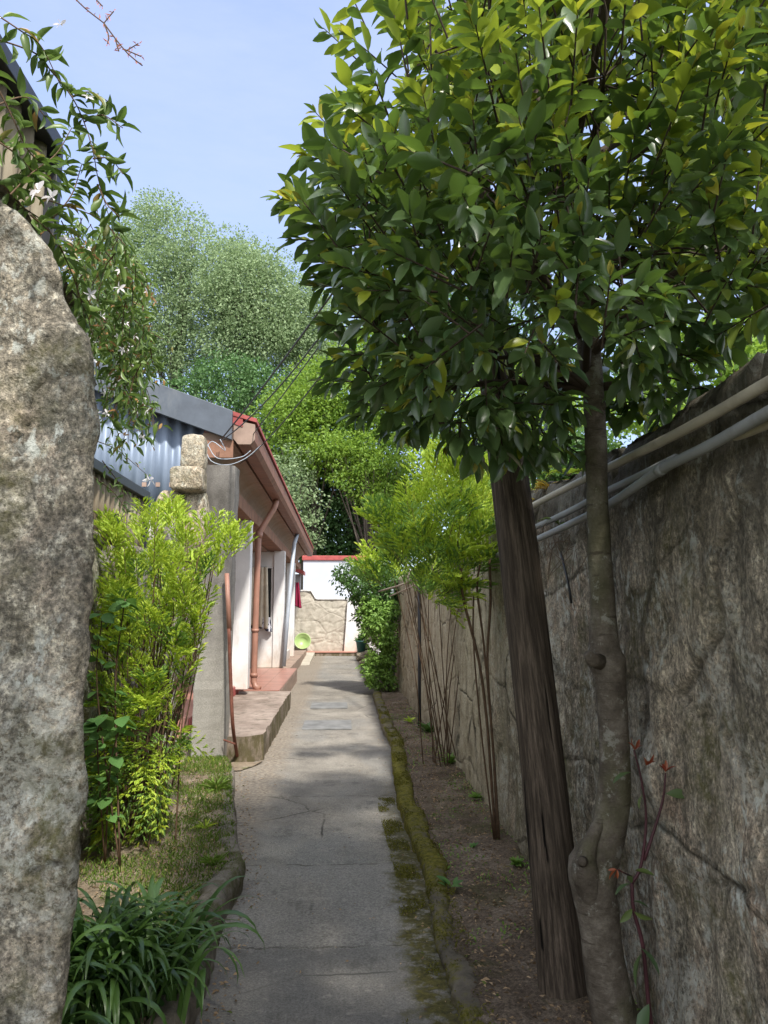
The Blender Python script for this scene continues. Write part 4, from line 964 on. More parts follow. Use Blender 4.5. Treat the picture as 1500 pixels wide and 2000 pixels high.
# --- broad-leaved sapling in the left bush
M['broad'] = leafmat('heart_leaf', (.06, .15, .045), (.13, .26, .07), (.3, .5, .1), .3, .55, .3)
def sapling(label, base, sts, Ls, mat=M['broad']):
    r = empty('leafy_sapling', base, label, 'sapling'); m = MB(); P, D, LL = [], [], []
    for pts in sts:
        c_ = curve([base] + pts, 12); build('stem', MB().tube(c_, list(np.linspace(.006, .003, len(c_))), 5), M['stem'], r, smooth=True)
        for k in range(3, len(c_)):
            for q in range(2):
                P.append(list(c_[k])); a = RNG.uniform(0, 6.28); D.append([math.cos(a), math.sin(a) - .3, -.15 + RNG.normal(0, .2)]); LL.append(RNG.uniform(*Ls))
    L = np.array(LL)
    leaves('leaves', P, D, L, L * .75, TB, mat, r, roll=.3)
sapling('sapling with broad heart-shaped leaves at the lower left of the yellow-green bush', atz(205, 1690, .12), [[at(215, 1500, 4.4), at(240, 1400, 4.3)], [at(190, 1450, 4.3), at(205, 1400, 4.2)]], (.07, .12))
sapling('sapling with pale broad leaves at the upper left of the yellow-green bush', atz(235, 1700, .12), [[at(225, 1350, 4.5), at(240, 1200, 4.4), at(245, 1170, 4.4)], [at(190, 1350, 4.4), at(200, 1200, 4.4)]], (.06, .1))

# --- strap-leaved clump bottom left
M['strap'] = leafmat('strap_leaf', (.032, .08, .02), (.10, .19, .04), (.15, .3, .04), .2, .38, .5)
def strapclump(label, base, n_, Lr, wr, seed, rad=.12):
    g = np.random.default_rng(seed); m = MB()
    for k in range(n_):
        a = g.uniform(0, 6.28); el = g.uniform(.85, 1.5); L_ = g.uniform(*Lr); w_ = g.uniform(*wr); b = base + Vector((g.normal(0, rad), g.normal(0, rad), .0))
        h = Vector((math.cos(a), math.sin(a), 0)); sd = Vector((-h.y, h.x, 0)) + Vector((0, 0, g.normal(0, .25))); p = b.copy(); ang = el; K = 12; rows = []
        cv2 = g.uniform(2.6, 4.4)
        tw_ = g.normal(0, .12)
        for i in range(K + 1):
            t = i / K; ww = w_ * (1 - t ** 3.0) * (.7 + .3 * min(1, t * 4)) + .001
            d = h * math.cos(ang) + Vector((0, 0, math.sin(ang))); up = Vector((0, 0, 1)) - d * d.z
            nrm = sd.cross(d).normalized()
            rows.append([p - sd * ww / 2 + nrm * ww * .14, p, p + sd * ww / 2 + nrm * ww * .14])
            p = p + d * (L_ / K); ang -= cv2 / K * (.1 + 1.7 * t ** 1.4); sd = (sd + h * tw_ / K).normalized()
            if p.z < .05: p.z = .05
        m.grid(np.array([[list(q) for q in r_] for r_ in rows]))
    return build('strap_leaf_clump', m, M['strap'], smooth=True, label=label, cat='plant')
strapclump('large clump of arching dark green strap leaves in the bottom left corner', atz(212, 1965, .12), 420, (.34, .55), (.026, .037), 5, .12)

# --- young red-leaved shoot bottom right
M['redleaf'] = leafmat('red_young_leaf', (.2, .03, .02), (.32, .09, .03), (.5, .12, .04), .3, .4, .5)
M['purplestem'] = plain('purple_stem', (.06, .02, .025), .5, .3, 10, .1)
sh = empty('red_shoot', atz(1275, 2080, .06), 'thin young shoot with purple stem and red tip leaves right of the grey trunk', 'shoot')
Yh = 2.55; bsx = sh.location.copy(); bsx = Vector((1.02, 2.5, .05))
mm = MB().tube(curve([bsx, at(1272, 2000, Yh), at(1256, 1850, Yh), at(1238, 1780, Yh), at(1234, 1725, Yh)], 16), list(np.linspace(.0075, .006, 17)), 8)
mm.tube(curve([at(1234, 1725, Yh), at(1252, 1690, Yh), at(1262, 1600, Yh), at(1252, 1520, Yh), at(1238, 1465, Yh)], 16), list(np.linspace(.006, .0025, 17)), 6)
mm.tube(curve([at(1258, 1680, Yh), at(1278, 1620, Yh), at(1295, 1560, Yh), at(1300, 1510, Yh)], 12), list(np.linspace(.006, .0025, 13)), 6)
mm.tube([at(1234, 1712, Yh), at(1205, 1698, 2.5)], [.003, .002], 5)
build('stem', mm, M['purplestem'], sh, smooth=True)
gl = [((1235, 1508), (-1, .15), .085), ((1255, 1552), (-.5, .6), .05), ((1300, 1550), (1, -.05), .085), ((1232, 1725), (-1, .2), .07), ((1234, 1725), (-.3, -.6), .05), ((1235, 1775), (-.7, .5), .06), ((1238, 1780), (.8, .4), .06), ((1250, 1850), (.7, .7), .09), ((1255, 1860), (-.6, .8), .1), ((1268, 1960), (-.6, .9), .11), ((1240, 1700), (.9, 0), .06), ((1236, 1760), (.9, .1), .05)]
P = [list(at(a[0], a[1], Yh - .01)) for a, b, c_ in gl]; D = [[b[0], -.35, -b[1]] for a, b, c_ in gl]; L = np.array([c_ for *_, c_ in gl])
leaves('leaves', P, D, L, L * .38, TB, leafmat('teal_leaf', (.045, .1, .06), (.12, .16, .04), (.2, .3, .06), .25, .45, .4), sh, roll=.7)
P, D, LL = [], [], []
for (x, y) in ((1240, 1465), (1300, 1508), (1205, 1698), (1262, 1495)):
    for k in range(5): P.append(list(at(x, y, Yh - .02))); D.append([RNG.normal(0, .6), RNG.normal(-.2, .3), .7 if x > 1210 else RNG.normal(0, .5)]); LL.append(RNG.uniform(.025, .045))
L = np.array(LL); leaves('tip_leaves', P, D, L, L * .32, TB, M['redleaf'], sh, roll=.6)

# --- jasmine vine over the pillar and fence
M['jas'] = leafmat('vine_leaf', (.04, .085, .025), (.16, .24, .055), (.2, .34, .05), .3, .4, .45, (.3, .14, .06), .95, 4)
M['petal'] = leafmat('white_petal', (.75, .72, .74), (.85, .82, .84), (.9, .85, .85), .4, .7, .2)
M['pink'] = leafmat('pink_bud', (.5, .2, .18), (.65, .32, .25), (.7, .3, .25), .3, .6, .2)
M['dry'] = leafmat('dried_flower', (.25, .13, .05), (.45, .28, .12), (.4, .25, .1), .3, .8, .1)
vine = empty('flowering_vine', (-1.2, 2.8, 2.1), 'climbing vine with small white and pink flowers over the granite pillar and fence', 'vine')
vs = MB(); JP, JD, JL, FP, PP_, DP = [], [], [], [], [], []
def vinestem(px, Ls, every=1, r=.0025, big=1.0, wide=.0):
    c_ = curve([at(x, y, Y) for x, y, Y in px], 8 * (len(px) - 1)); vs.tube(c_, list(np.linspace(r, r * .5, len(c_))), 5, cap=False)
    for k in range(1, len(c_), every):
        t = (c_[k] - c_[k - 1]).normalized(); s = t.cross(Vector((0, -1, .2))).normalized()
        for sg in (-1, 1):
            if RNG.random() < .22: continue
            JP.append(list(c_[k] + Vector(RNG.normal(0, wide, 3)))); JD.append(list(t * .35 + s * sg * RNG.uniform(.5, 1) + Vector((0, 0, RNG.uniform(-.7, .2))) + Vector(RNG.normal(0, .25, 3)))); JL.append(RNG.uniform(*Ls) * big)
    return c_
near = [[(-60, 60, 1.9), (63, 101, 1.95), (101, 140, 2.0), (140, 189, 2.0), (164, 238, 2.05), (182, 297, 2.05), (192, 350, 2.1), (215, 430, 2.1)],
        [(-20, 20, 1.9), (40, 60, 1.9), (80, 90, 1.95), (120, 170, 2.0)], [(140, 189, 2.0), (175, 180, 2.05), (215, 200, 2.1)], [(164, 238, 2.05), (200, 225, 2.1), (240, 250, 2.1)],
        [(182, 310, 2.05), (215, 310, 2.1), (240, 340, 2.1)], [(-20, 210, 1.85), (50, 190, 1.95), (90, 230, 2.0)], [(190, 360, 2.1), (210, 400, 2.1), (235, 425, 2.1)], [(60, 380, 2.1), (120, 400, 2.2), (200, 430, 2.3), (235, 480, 2.3)], [(-20, 330, 1.8), (40, 400, 1.9), (90, 440, 2.0), (130, 520, 2.1)]]
for q in near: vinestem(q, (.04, .07), 2)
for q in ([(-30, 120, 1.75), (20, 220, 1.8), (60, 300, 1.85), (110, 330, 1.95)], [(-30, 260, 1.75), (30, 300, 1.8), (80, 350, 1.9), (120, 360, 2.0)], [(20, 380, 1.8), (60, 340, 1.85), (110, 300, 1.95), (140, 250, 2.0)], [(100, 430, 2.0), (140, 380, 2.05), (160, 320, 2.1)], [(60, 420, 1.85), (110, 470, 1.95), (150, 560, 2.1), (170, 640, 2.2)]): vinestem(q, (.035, .06), 1)
# bud spray against the sky
for q in ([(130, -20, 2.0), (165, 15, 2.0), (203, 45, 2.0)], [(203, 45, 2.0), (225, 75, 2.0), (250, 105, 2.0), (278, 128, 2.0)], [(203, 45, 2.0), (212, 70, 2.0), (210, 85, 2.0)], [(170, -20, 2.0), (200, 12, 2.0)], [(225, 75, 2.0), (232, 100, 2.0)], [(245, 100, 2.), (270, 85, 2.)], [(203, 45, 2.0), (222, 22, 2.0)], [(240, 95, 2.0), (275, 110, 2.0)]):
    c_ = curve([at(*p) for p in q], 8); vs.tube(c_, .002, 4, cap=False)
    for k in range(2, len(c_)): PP_.append((c_[k], Vector((RNG.normal(0, 1), 0, RNG.normal(-.3, 1))), RNG.uniform(.010, .02)))
# dense mass between pillar and shed
mass = [(90, 430), (180, 420), (240, 440), (265, 520), (285, 600), (320, 640), (300, 700), (280, 760), (320, 800), (290, 830), (230, 800), (225, 740), (200, 700), (165, 620), (130, 540), (90, 480)]
c = 0
while c < 170:
    x, y = RNG.uniform(80, 330), RNG.uniform(400, 850)
    if not inpoly(x, y, mass): continue
    Y = 3.2 + RNG.normal(0, .35); a = RNG.uniform(-1, 1)
    q = [(x, y, Y), (x + 25 * a, y + 30, Y + .05), (x + 45 * a, y + 70 + RNG.normal(0, 15), Y + .05)]
    cc = vinestem(q, (.03, .06), 2, .002, 1.0, .02); c += 1
    if RNG.random() < .38: FP.append((cc[-1] + Vector((0, -.06, 0)), RNG.uniform(.016, .026)))
    if RNG.random() < .5: DP += [(cc[-2] + Vector(RNG.normal(0, .02, 3)), Vector(RNG.normal(0, 1, 3)), RNG.uniform(.02, .035)) for _ in range(4)]
    if RNG.random() < .3: PP_ += [(cc[-1] + Vector(RNG.normal(0, .015, 3)), Vector(RNG.normal(0, 1, 3)), .016) for _ in range(3)]
for q in ([(235, 600, 3.2), (280, 640, 3.2), (330, 670, 3.2)], [(190, 700, 3.5), (205, 780, 3.6), (235, 860, 3.7), (238, 900, 3.7)], [(185, 860, 3.9), (230, 880, 4.2), (290, 930, 4.6)], [(200, 900, 4), (240, 960, 4.2), (230, 1010, 4.2)], [(210, 440, 3.), (260, 500, 3.1), (290, 560, 3.2)], [(200, 730, 3.4), (250, 770, 3.6), (310, 800, 3.8)], [(180, 930, 4.0), (220, 960, 4.1), (250, 1000, 4.1)]):
    vinestem(q, (.025, .045), 1, .003, 1, .015)
FP += [(at(75, 372, 1.7), .03), (at(100, 385, 1.7), .024), (at(293, 937, 4.5), .045), (at(275, 785, 3.4), .035), (at(118, 48, 1.9), .02), (at(172, 190, 2.0), .018), (at(262, 655, 3.3), .03)]
pp, dd, ll = [], [], []
for p, s_ in FP:
    ax = Vector((RNG.normal(0, .4), -1, RNG.normal(.2, .4))).normalized(); u_ = ax.cross(Vector((0, 0, 1))).normalized(); v_ = ax.cross(u_)
    for k in range(5): a = k * 1.2566; pp.append(list(p)); dd.append(list(u_ * math.cos(a) + v_ * math.sin(a) + ax * .25)); ll.append(s_)
build('stems', vs, M['stem'], vine, smooth=True)
L = np.array(JL); leaves('leaves', JP, JD, L, L * .34, tpl_broad(.3, .45), M['jas'], vine, roll=.6)
for k in range(0, len(pp), 5): leaves('flower', pp[k:k + 5], dd[k:k + 5], np.array(ll[k:k + 5]), np.array(ll[k:k + 5]) * .42, TB, M['petal'], vine, roll=1)
for q in PP_[:90]: leaves('bud', [list(q[0])], [list(q[1])], np.array([q[2]]), np.array([q[2] * .28]), TS, M['pink'], vine)
L = np.array([q[2] for q in DP]); leaves('dried_leaves', [list(q[0]) for q in DP], [list(q[1]) for q in DP], L, L * .4, TB, M['dry'], vine)

# --- climbing shrub at far right and other shrubs
M['shrub'] = leafmat('dark_shrub_leaf', (.03, .075, .022), (.1, .2, .045), (.2, .36, .06), .3, .42, .45, None, .9, 1.4)
def shrub(name, label, cat, polyp, Ym, Yh, nl, ls, mat, base, group=None, trunkr=.03, clump=.16, stemn=6, floor=.08):
    r = empty(name, base, label, cat, group); P, D = [], []; xs = [p[0] for p in polyp]; ys = [p[1] for p in polyp]; st = MB(); c = 0
    npc = 34
    while c < nl // npc:
        x, y = RNG.uniform(min(xs), max(xs)), RNG.uniform(min(ys), max(ys))
        if not inpoly(x, y, polyp): continue
        ed = min(1, edist(x, y, polyp) * Ym / FPX / (clump * 2.5)); Y = Ym + Yh * RNG.uniform(-1, 1) * (.3 + .7 * ed); p = at(x, y, Y)
        if p.z < floor: continue
        c += 1; q = norm(RNG.normal(0, 1, (npc, 3))); rr_ = clump * RNG.uniform(.45, 1.1) * RNG.uniform(.55, 1.0, (npc, 1))
        P.append(np.array(p) + q * rr_ * np.array([1, 1, .75])); D.append(q + RNG.normal(0, .5, (npc, 3)) + np.array([0, 0, -.25]))
        if c % max(1, (nl // npc // stemn)) == 0: st.tube(curve([Vector(base), Vector(base).lerp(p, .5) + Vector(RNG.normal(0, clump * .5, 3)), p], 8), list(np.linspace(trunkr, trunkr * .2, 9)), 6)
    P = np.concatenate(P); D = np.concatenate(D); L = RNG.uniform(.75, 1.25, len(P)) * ls
    build('stems', st, M['bark'], r, smooth=True); leaves('foliage', P, D, L, L * .5, TS, mat, r, roll=.8); return r
shrub('climbing_shrub', 'sunlit rounded green shrub hanging over the far wall end', 'shrub', [(660, 1120), (700, 1090), (760, 1095), (790, 1120), (780, 1200), (740, 1230), (700, 1210), (690, 1170), (655, 1145)], 15.2, .7, 5200, .085, M['shrub'], (1.0, 15.3, 0), clump=.17)
shrub('climbing_shrub', 'dark leafy shrub trailing down to the soil at the far end of the right wall', 'shrub', [(700, 1170), (770, 1180), (768, 1260), (768, 1340), (730, 1350), (712, 1310), (730, 1260), (705, 1220)], 14.6, .4, 4600, .075, M['nangreen'], (.9, 14.6, 0), clump=.15)
fl = MB()
pp, dd, ll = [], [], []
for (x, y) in ((722, 1259), (738, 1272), (729, 1265)):
    for k in range(5): a = k * 1.2566; pp.append(list(at(x, y, 14.0))); dd.append([math.cos(a), -.4, math.sin(a)]); ll.append(.06)
leaves('white_blossoms', pp, dd, np.array(ll), np.array(ll) * .6, TB, M['petal'], label='few white blossoms on the dark trailing shrub', cat='flowers')
leaves('potted_sprig', [[.62, 24.5, .62]] * 60, RNG.normal(0, .5, (60, 3)) + np.array([0, 0, 1.]), .25, .06, TB, M['shrub'], label='small leafy sprig growing in the teal pot', cat='plant')

# --- ferns and dry weeds on the right wall top
M['fernor'] = leafmat('orange_fern', (.35, .16, .03), (.45, .38, .05), (.6, .4, .05), .35, .6, .2)
def fern(label, base, n_, size, mat, seed, group=None):
    g = np.random.default_rng(seed); r = empty('fern', base, label, 'fern', group); m = MB(); P, D, LL = [], [], []
    for k in range(n_):
        a = g.uniform(0, 6.28); h = Vector((math.cos(a) * 1., math.sin(a), 0)); pts = [Vector(base)]; el = g.uniform(.5, 1.2); L_ = size * g.uniform(.7, 1.1)
        for i in range(14):
            pts.append(pts[-1] + (h * math.cos(el) + Vector((0, 0, math.sin(el)))) * L_ / 14); el -= .11
        m.tube(pts, .0016, 4, cap=False)
        for i in range(2, 15):
            t = (pts[i] - pts[i - 1]).normalized(); s = t.cross(Vector((0, 0, 1))).normalized(); w_ = size * .28 * math.sin(min(1, (i - 1) / 4) * 1.57) * (1 - (i - 2) / 13.5)
            for sg in (-1, 1): P.append(list(pts[i])); D.append(list(s * sg + t * .35)); LL.append(w_ + .004)
    build('stalks', m, M['stem'], r); L = np.array(LL); leaves('fronds', P, D, L, .011, TS, mat, r, roll=.1); return r
fg = 'small ferns on top of the right wall'
fp = lambda x, y: atx(x, y, 1.16)
fern('orange and green fern sprouting on the wall top right of the post', fp(1075, 960), 9, .2, M['fernor'], 1, fg)
fern('yellowing fern nearest the post on the wall top', fp(1050, 1000), 8, .17, M['fernor'], 2, fg)
fern('green fern on the wall top behind the pipes', fp(1110, 930), 8, .2, M['nan'], 3, fg)
fern('small green fern hanging among the pipes beside the post', atx(1095, 1030, 1.1), 6, .12, M['nangreen'], 4, fg)
dw = empty('dry_tendrils', atx(1075, 1055, 1.08), 'tangle of dry brown tendrils hanging under the pipes beside the post', 'tendrils')
for k in range(26):
    p = atx(1075 + RNG.normal(0, 25), 1055 + RNG.normal(0, 15), 1.08)
    build('tendril', MB().tube(curve([p, p + Vector((-.03 + RNG.normal(0, .03), RNG.normal(0, .05), -.02)), p + Vector((-.03 + RNG.normal(0, .03), RNG.normal(0, .08), -.1 + RNG.normal(0, .03)))], 6), .0015, 4, cap=False), M['stem'], dw)
br = MB().tube(curve([at(740, 1155, 13), at(790, 1140, 11), at(830, 1118, 10)], 8), .014, 6).tube(curve([at(760, 1165, 12), at(800, 1148, 11), at(840, 1128, 10)], 8), .01, 6)
build('fallen_branch', br, plain('pale_branch', (.35, .29, .23), .8, .3, 9, .2), smooth=True, label='pale dead branch lying along the far wall top', cat='branch')

# --- background trees
M['poplar'] = leafmat('poplar_leaf', (.15, .23, .11), (.33, .42, .24), (.42, .56, .25), .35, .6, .2, None, .92, .5)
M['maple'] = leafmat('lime_tree_leaf', (.085, .18, .03), (.25, .38, .06), (.42, .6, .07), .4, .5, .35, None, .9, .35)
M['ever'] = leafmat('evergreen_leaf', (.04, .1, .035), (.13, .24, .08), (.15, .3, .08), .25, .5, .35, None, .9, .4)
M['limb'] = plain('grey_limb', (.12, .1, .085), .9, .3, 3, .2)
def tree(label, polyp, Ym, Yh, ncl, npc, cs, ls, mat, basex, fill=1.0, group='tall trees beyond the far wall', flat=.62, shell=.68, minz=.4):
    b = at(basex, 1200, Ym); base = Vector((b.x, Ym, 0)); r = empty('background_tree', base, label, 'tree', group)
    xs = [p[0] for p in polyp]; ys = [p[1] for p in polyp]; P, D = [], []; cs_ = []; c = 0; br = MB(); topz = 0
    while c < ncl:
        x, y = RNG.uniform(min(xs), max(xs)), RNG.uniform(min(ys), max(ys))
        if not inpoly(x, y, polyp): continue
        ed = edist(x, y, polyp) * Ym / FPX
        if ed < cs * .45: continue
        k = min(1, ed / (Yh * 1.1)); hw = Yh * (.25 + .75 * math.sqrt(1 - (1 - k) ** 2)); sgn = -1 if RNG.random() < .68 else 1
        Y = Ym + sgn * hw * RNG.uniform(.35, 1)
        p = at(x, y, Y)
        if p.z < minz: continue
        c += 1; q = norm(RNG.normal(0, 1, (npc, 3))); R_ = cs * RNG.uniform(.6, 1.25)
        rr_ = R_ * (shell + (1 - shell) * RNG.random((npc, 1)))
        P.append(np.array(p) + q * rr_ * np.array([1, 1, flat])); D.append(q + RNG.normal(0, .6, (npc, 3)) + np.array([0, 0, -.3])); cs_.append(p); topz = max(topz, p.z)
    trunk_top = Vector((base.x, Ym, topz * .8)); tr = []
    for i in range(9):
        f = i / 8; tr.append(base.lerp(trunk_top, f) + Vector((RNG.normal(0, .12) * f, RNG.normal(0, .1), 0)))
    build('trunk', MB().tube(tr, list(np.linspace(.028 * topz, .006 * topz, 9)), 10), M['limb'], r, smooth=True)
    for i, p in enumerate(cs_):
        if i % 5: continue
        h = max(.15, min(.95, (p.z - 1.2) / topz * .8)); s = tr[0].lerp(tr[-1], h * .85)
        br.tube(curve([s, s.lerp(p, .5) + Vector((0, 0, -.25)), p], 6), list(np.linspace(.06 * (1 - h) + .025, .012, 7)), 5, cap=False)
    build('branches', br, M['limb'], r, smooth=True)
    P = np.concatenate(P); D = np.concatenate(D); L = RNG.uniform(.7, 1.3, len(P)) * ls
    leaves('crown', P, D, L, L * .62, TS, mat, r, roll=.9, smooth=False); return r
tree('tall silvery-green tree, the highest crown left of the sky gap', [(235, 400), (290, 370), (350, 380), (400, 420), (415, 500), (420, 600), (430, 700), (380, 760), (300, 740), (150, 760), (120, 600), (190, 450)], 44, 4, 291, 170, 1.35, .16, M['poplar'], 330)
tree('silvery-green tree with rounded top in the middle of the sky line', [(400, 450), (440, 440), (500, 470), (550, 500), (570, 560), (570, 680), (500, 740), (400, 700), (385, 560)], 42, 4, 218, 170, 1.35, .16, M['poplar'], 470)
tree('silvery-green tree right behind the overhead cables', [(540, 540), (580, 520), (640, 560), (680, 620), (680, 760), (600, 790), (520, 760), (520, 640)], 43, 3.5, 145, 170, 1.35, .16, M['poplar'], 600)
tree('dark evergreen tree rising behind the grey fascia', [(330, 720), (420, 690), (520, 700), (600, 740), (610, 900), (560, 1080), (400, 1080), (300, 900)], 37, 3, 420, 90, .8, .17, M['ever'], 480)
tree('greyish green tree directly behind the red gutter', [(500, 870), (560, 850), (610, 880), (640, 960), (620, 1090), (520, 1090), (480, 980)], 32, 2, 90, 80, .65, .13, M['poplar'], 560)
tree('bright lime green tree in the centre behind the cables', [(560, 740), (620, 690), (700, 620), (790, 640), (840, 720), (850, 860), (800, 920), (720, 900), (620, 870), (560, 830)], 34, 3, 156, 130, 1.05, .17, M['maple'], 700)
tree('wide bright green tree filling the view between gutter and cables', [(500, 800), (560, 740), (640, 720), (700, 780), (700, 900), (620, 960), (540, 900)], 33.5, 2.5, 102, 130, 1.05, .15, M['maple'], 610)
tree('lower bright green tree above the red coping', [(600, 850), (700, 830), (800, 880), (840, 960), (800, 1020), (700, 990), (630, 950)], 32, 2, 120, 80, .7, .14, M['maple'], 720)
tree('dark green tree in the shade behind the red coping', [(570, 900), (680, 880), (800, 920), (860, 1000), (840, 1100), (700, 1110), (570, 1100)], 35.5, 2.5, 330, 85, .75, .16, M['ever'], 690, minz=.3)
tree('lime tree partly hidden behind the wooden post', [(780, 700), (900, 640), (1050, 680), (1150, 800), (1150, 960), (1000, 1040), (850, 1030), (780, 900)], 30, 3.5, 230, 80, .75, .16, M['maple'], 960)
tree('dark tree behind the glossy crown centre', [(820, 560), (1000, 500), (1200, 560), (1280, 700), (1200, 850), (1000, 880), (860, 760)], 40, 4, 170, 75, 1., .22, M['ever'], 1030)
tree('yellow-green tree just beyond the right wall near the picture edge', [(1180, 760), (1260, 690), (1380, 600), (1560, 520), (1800, 560), (1800, 900), (1400, 920), (1150, 900)], 9, 2.2, 240, 60, .3, .085, M['maple'], 1500, group='trees beyond the right wall')
tree('green shrubby tree beyond the right wall beside the post', [(1020, 870), (1080, 850), (1160, 830), (1220, 860), (1200, 960), (1060, 960), (1030, 940)], 10, 1.2, 90, 60, .28, .08, M['shrub'], 1120, group='trees beyond the right wall')
# no tree built behind the viewer; added bay sprays overhead shade the near path
tree_b = None

# --- grass, weeds, moss, litter
M['grass'] = leafmat('grass_blade', (.09, .17, .03), (.22, .33, .06), (.35, .5, .06), .3, .6, .2, (.42, .34, .16), .85, 3)
M['mossblade'] = leafmat('moss_tuft', (.06, .06, .012), (.2, .19, .035), (.25, .25, .04), .15, .9, .1, None, .9, 8)
M['litter'] = leafmat('dry_litter', (.09, .055, .03), (.5, .36, .22), (.3, .2, .1), .1, .8, .1, (.12, .16, .04), .9, 5)
def scatter(n_, fx, y0, y1, dens=None, zf=None):
    out = []
    while len(out) < n_:
        y = y0 + (y1 - y0) * RNG.random() ** 1.3; x = fx(y, RNG.random())
        if dens is None or RNG.random() < dens(x, y): out.append((x, y, zf(x, y)))
    return np.array(out)
nz = lambda x, y, s, sc: float(fbm(np.array([x, y, 0.]), sc, 3, s))
P = scatter(13000, lambda y, r: -1.5 + (kerbL(y) - .02 + 1.5) * r, 3.3, 7.8, lambda x, y: max(.03, min(1, .4 + 1.4 * nz(x, y, 301, 2.2) + .25 * (x > kerbL(y) - .3) + .35 * (y > 6.3))), lambda x, y: .125)
L = RNG.uniform(.012, .048, len(P)); D = RNG.normal(0, .45, P.shape) + np.array([0, 0, .9])
leaves('grass', P, D, L, .0035, TS, M['grass'], kind='stuff', label='thin green and straw coloured grass on the left bed', smooth=False)
P = scatter(9000, lambda y, r: (kerbR(y) - .01 + .15 * r), 1.8, 12, lambda x, y: max(.05, min(1, .55 + 1.3 * nz(x, y, 311, 4))) * (1 if y > 4.2 else .35), lambda x, y: float(np.interp(y, [0, 3.6, 4.6, 6, 14], [.06, .065, .085, .1, .1])) - .004)
L = RNG.uniform(.006, .02, len(P)); leaves('moss', P, RNG.normal(0, .6, P.shape) + np.array([-.3, -.2, .7]), L, .006, TS, M['mossblade'], kind='stuff', label='olive moss on the right kerb', smooth=False)
P = scatter(6000, lambda y, r: kerbR(y) - .02 - (.14 + .06 * max(0, 4 - y)) * r, 1.8, 6.6, lambda x, y: max(.0, min(1, .35 + 1.8 * nz(x, y, 321, 4))), lambda x, y: .004)
L = RNG.uniform(.005, .014, len(P)); leaves('moss', P, RNG.normal(0, .7, P.shape) + np.array([0, 0, .6]), L, .006, TS, M['mossblade'], kind='stuff', label='moss in the gutter along the path', smooth=False)
P = scatter(5200, lambda y, r: kerbR(y) + .1 + (1.0 - kerbR(y)) * r, 2.2, 13, None, lambda x, y: .066 + .03 * (x - .5))
P2 = scatter(2200, lambda y, r: -1.5 + (kerbL(y) - .05 + 1.5) * r, 3, 7.8, None, lambda x, y: .13)
P3 = scatter(260, lambda y, r: kerbL(y) + .02 + .12 * r, 3, 8.3, None, lambda x, y: .01)
for q, lb in ((P, 'dead leaves and twigs on the dark soil bed at right'), (np.concatenate([P2, P3]), 'dead leaf bits on the dry left bed')):
    L = RNG.uniform(.008, .032, len(q)); D = RNG.normal(0, 1, q.shape) * np.array([1, 1, .25])
    leaves('leaf_litter', q, D, L, L * .4, TS, M['litter'], kind='stuff', label=lb, smooth=False)
P = np.array([(RNG.uniform(kerbL(y) + .02, kerbR(y)) if RNG.random() < .35 else (kerbR(y) - abs(RNG.normal(0, .09)) if RNG.random() < .6 else max(kerbL(y), -.85) + abs(RNG.normal(0, .07)) + .02), y, .008) for y in RNG.uniform(2.6, 12, 520)])
L = RNG.uniform(.006, .022, len(P)); leaves('leaf_litter', P, RNG.normal(0, 1, P.shape) * np.array([1, 1, .2]), L, L * .45, TS, M['litter'], kind='stuff', label='small dry bits lying on the concrete path', smooth=False)
P = scatter(1500, lambda y, r: kerbR(y) + .1 + (1.04 - kerbR(y)) * r, 2.2, 12, lambda x, y: max(.0, min(1, .1 + 1.6 * nz(x, y, 331, 3) + .5 * (x > .98))), lambda x, y: .07 + .03 * (x - .5))
L = RNG.uniform(.008, .03, len(P)); leaves('ground_cover', P, RNG.normal(0, .7, P.shape) + np.array([0, 0, .6]), L, L * .4, TS, M['nangreen'], kind='stuff', label='tiny green sprouts on the soil along the wall foot', smooth=False)
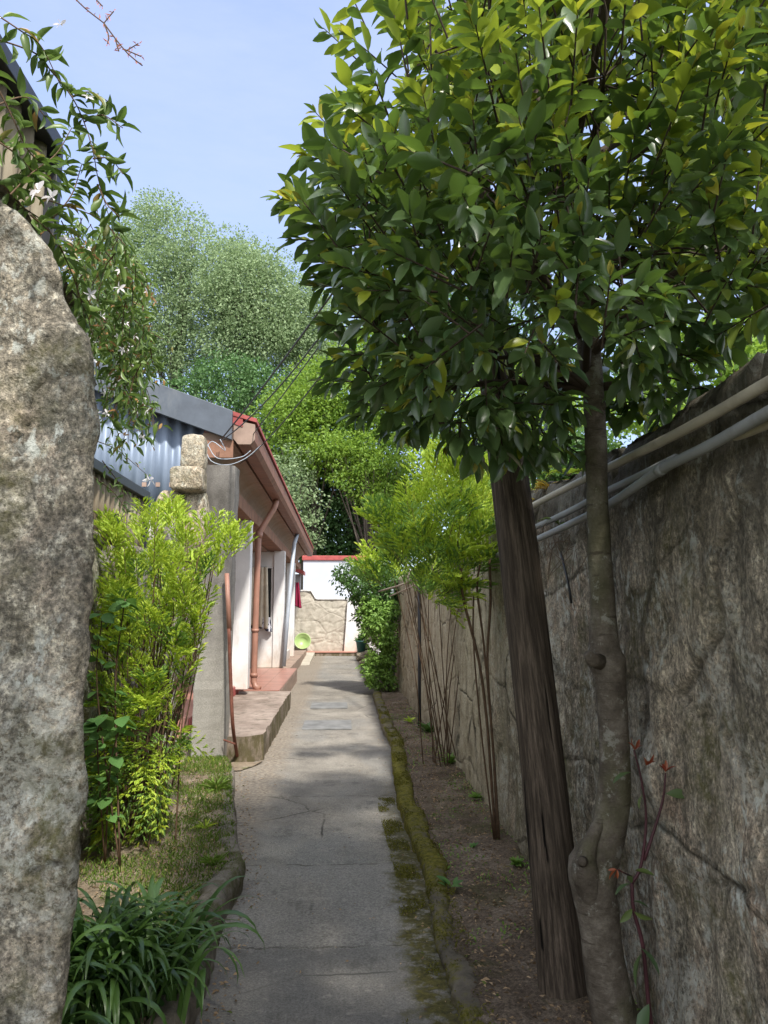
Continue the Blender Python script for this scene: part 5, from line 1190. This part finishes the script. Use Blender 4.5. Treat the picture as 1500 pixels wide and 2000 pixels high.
def weed(label, p, n_, size, mat, seed, group=None, w=.4):
    g = np.random.default_rng(seed); a = g.uniform(0, 6.28, n_); el = g.uniform(.25, 1.1, n_)
    D = np.stack([np.cos(a) * np.cos(el), np.sin(a) * np.cos(el), np.sin(el)], -1); L = size * g.uniform(.6, 1.1, n_)
    leaves('weed', np.tile(np.array(p), (n_, 1)) + g.normal(0, size * .08, (n_, 3)) * np.array([1, 1, 0]), D, L, L * w, TB, mat, org=p, label=label, cat='weed', group=group, roll=.2)
wg = 'small weeds in the right soil bed'
weed('light green leafy weed alone in the middle of the dark soil bed', atz(880, 1732, .07), 8, .09, M['broad'], 1, wg)
weed('small weed with upright leaves near the kerb left of the bare stems', atz(925, 1655, .07), 7, .05, M['broad'], 2, wg)
weed('tuft of weeds at the wall foot left of the wooden post', atz(1010, 1690, .08), 40, .06, M['nangreen'], 3, wg)
weed('weed cluster at the wall foot just behind the bare stems', atz(930, 1560, .08), 30, .07, M['nangreen'], 4, wg)
weed('bluish leafy weed by the wall near the black conduit', atz(838, 1430, .08), 34, .17, M['shrub'], 5, wg, .3)
weed('taller dark weed at the wall foot halfway along the bed', atz(880, 1490, .08), 26, .12, M['nangreen'], 6, wg, .25)
weed('tiny weed on the soil at the foot of the grey pipe', atz(800, 1410, .08), 16, .1, M['nan'], 7, wg)
weed('bright tuft of grass under the bush near the left kerb', atz(400, 1620, .12), 26, .1, M['nan'], 8, None, .12)
weed('green grass tuft at the corner of the left bed by the post', atz(425, 1545, .12), 40, .16, M['grass'], 9, None, .1)
weed('grass tuft half way down the left kerb', atz(415, 1690, .12), 34, .11, M['grass'], 10, None, .1)
for i, (x, y, s_, lb) in enumerate([(722, 1332, .22, 'flat stone beside the path under the dark shrub'), (712, 1300, .3, 'larger stone at the far right edge of the path'), (790, 1470, .13, 'mossy stone on the right kerb')]):
    p = atz(x, y, 0); rock('loose_stone', p.x, p.y, s_ * .2, s_, s_ * 1.3, s_ * .6, M['oldstone'], 60 + i, amp=.15, sq=3, n=10, label=lb, cat='stone', group='loose stones by the right edge')
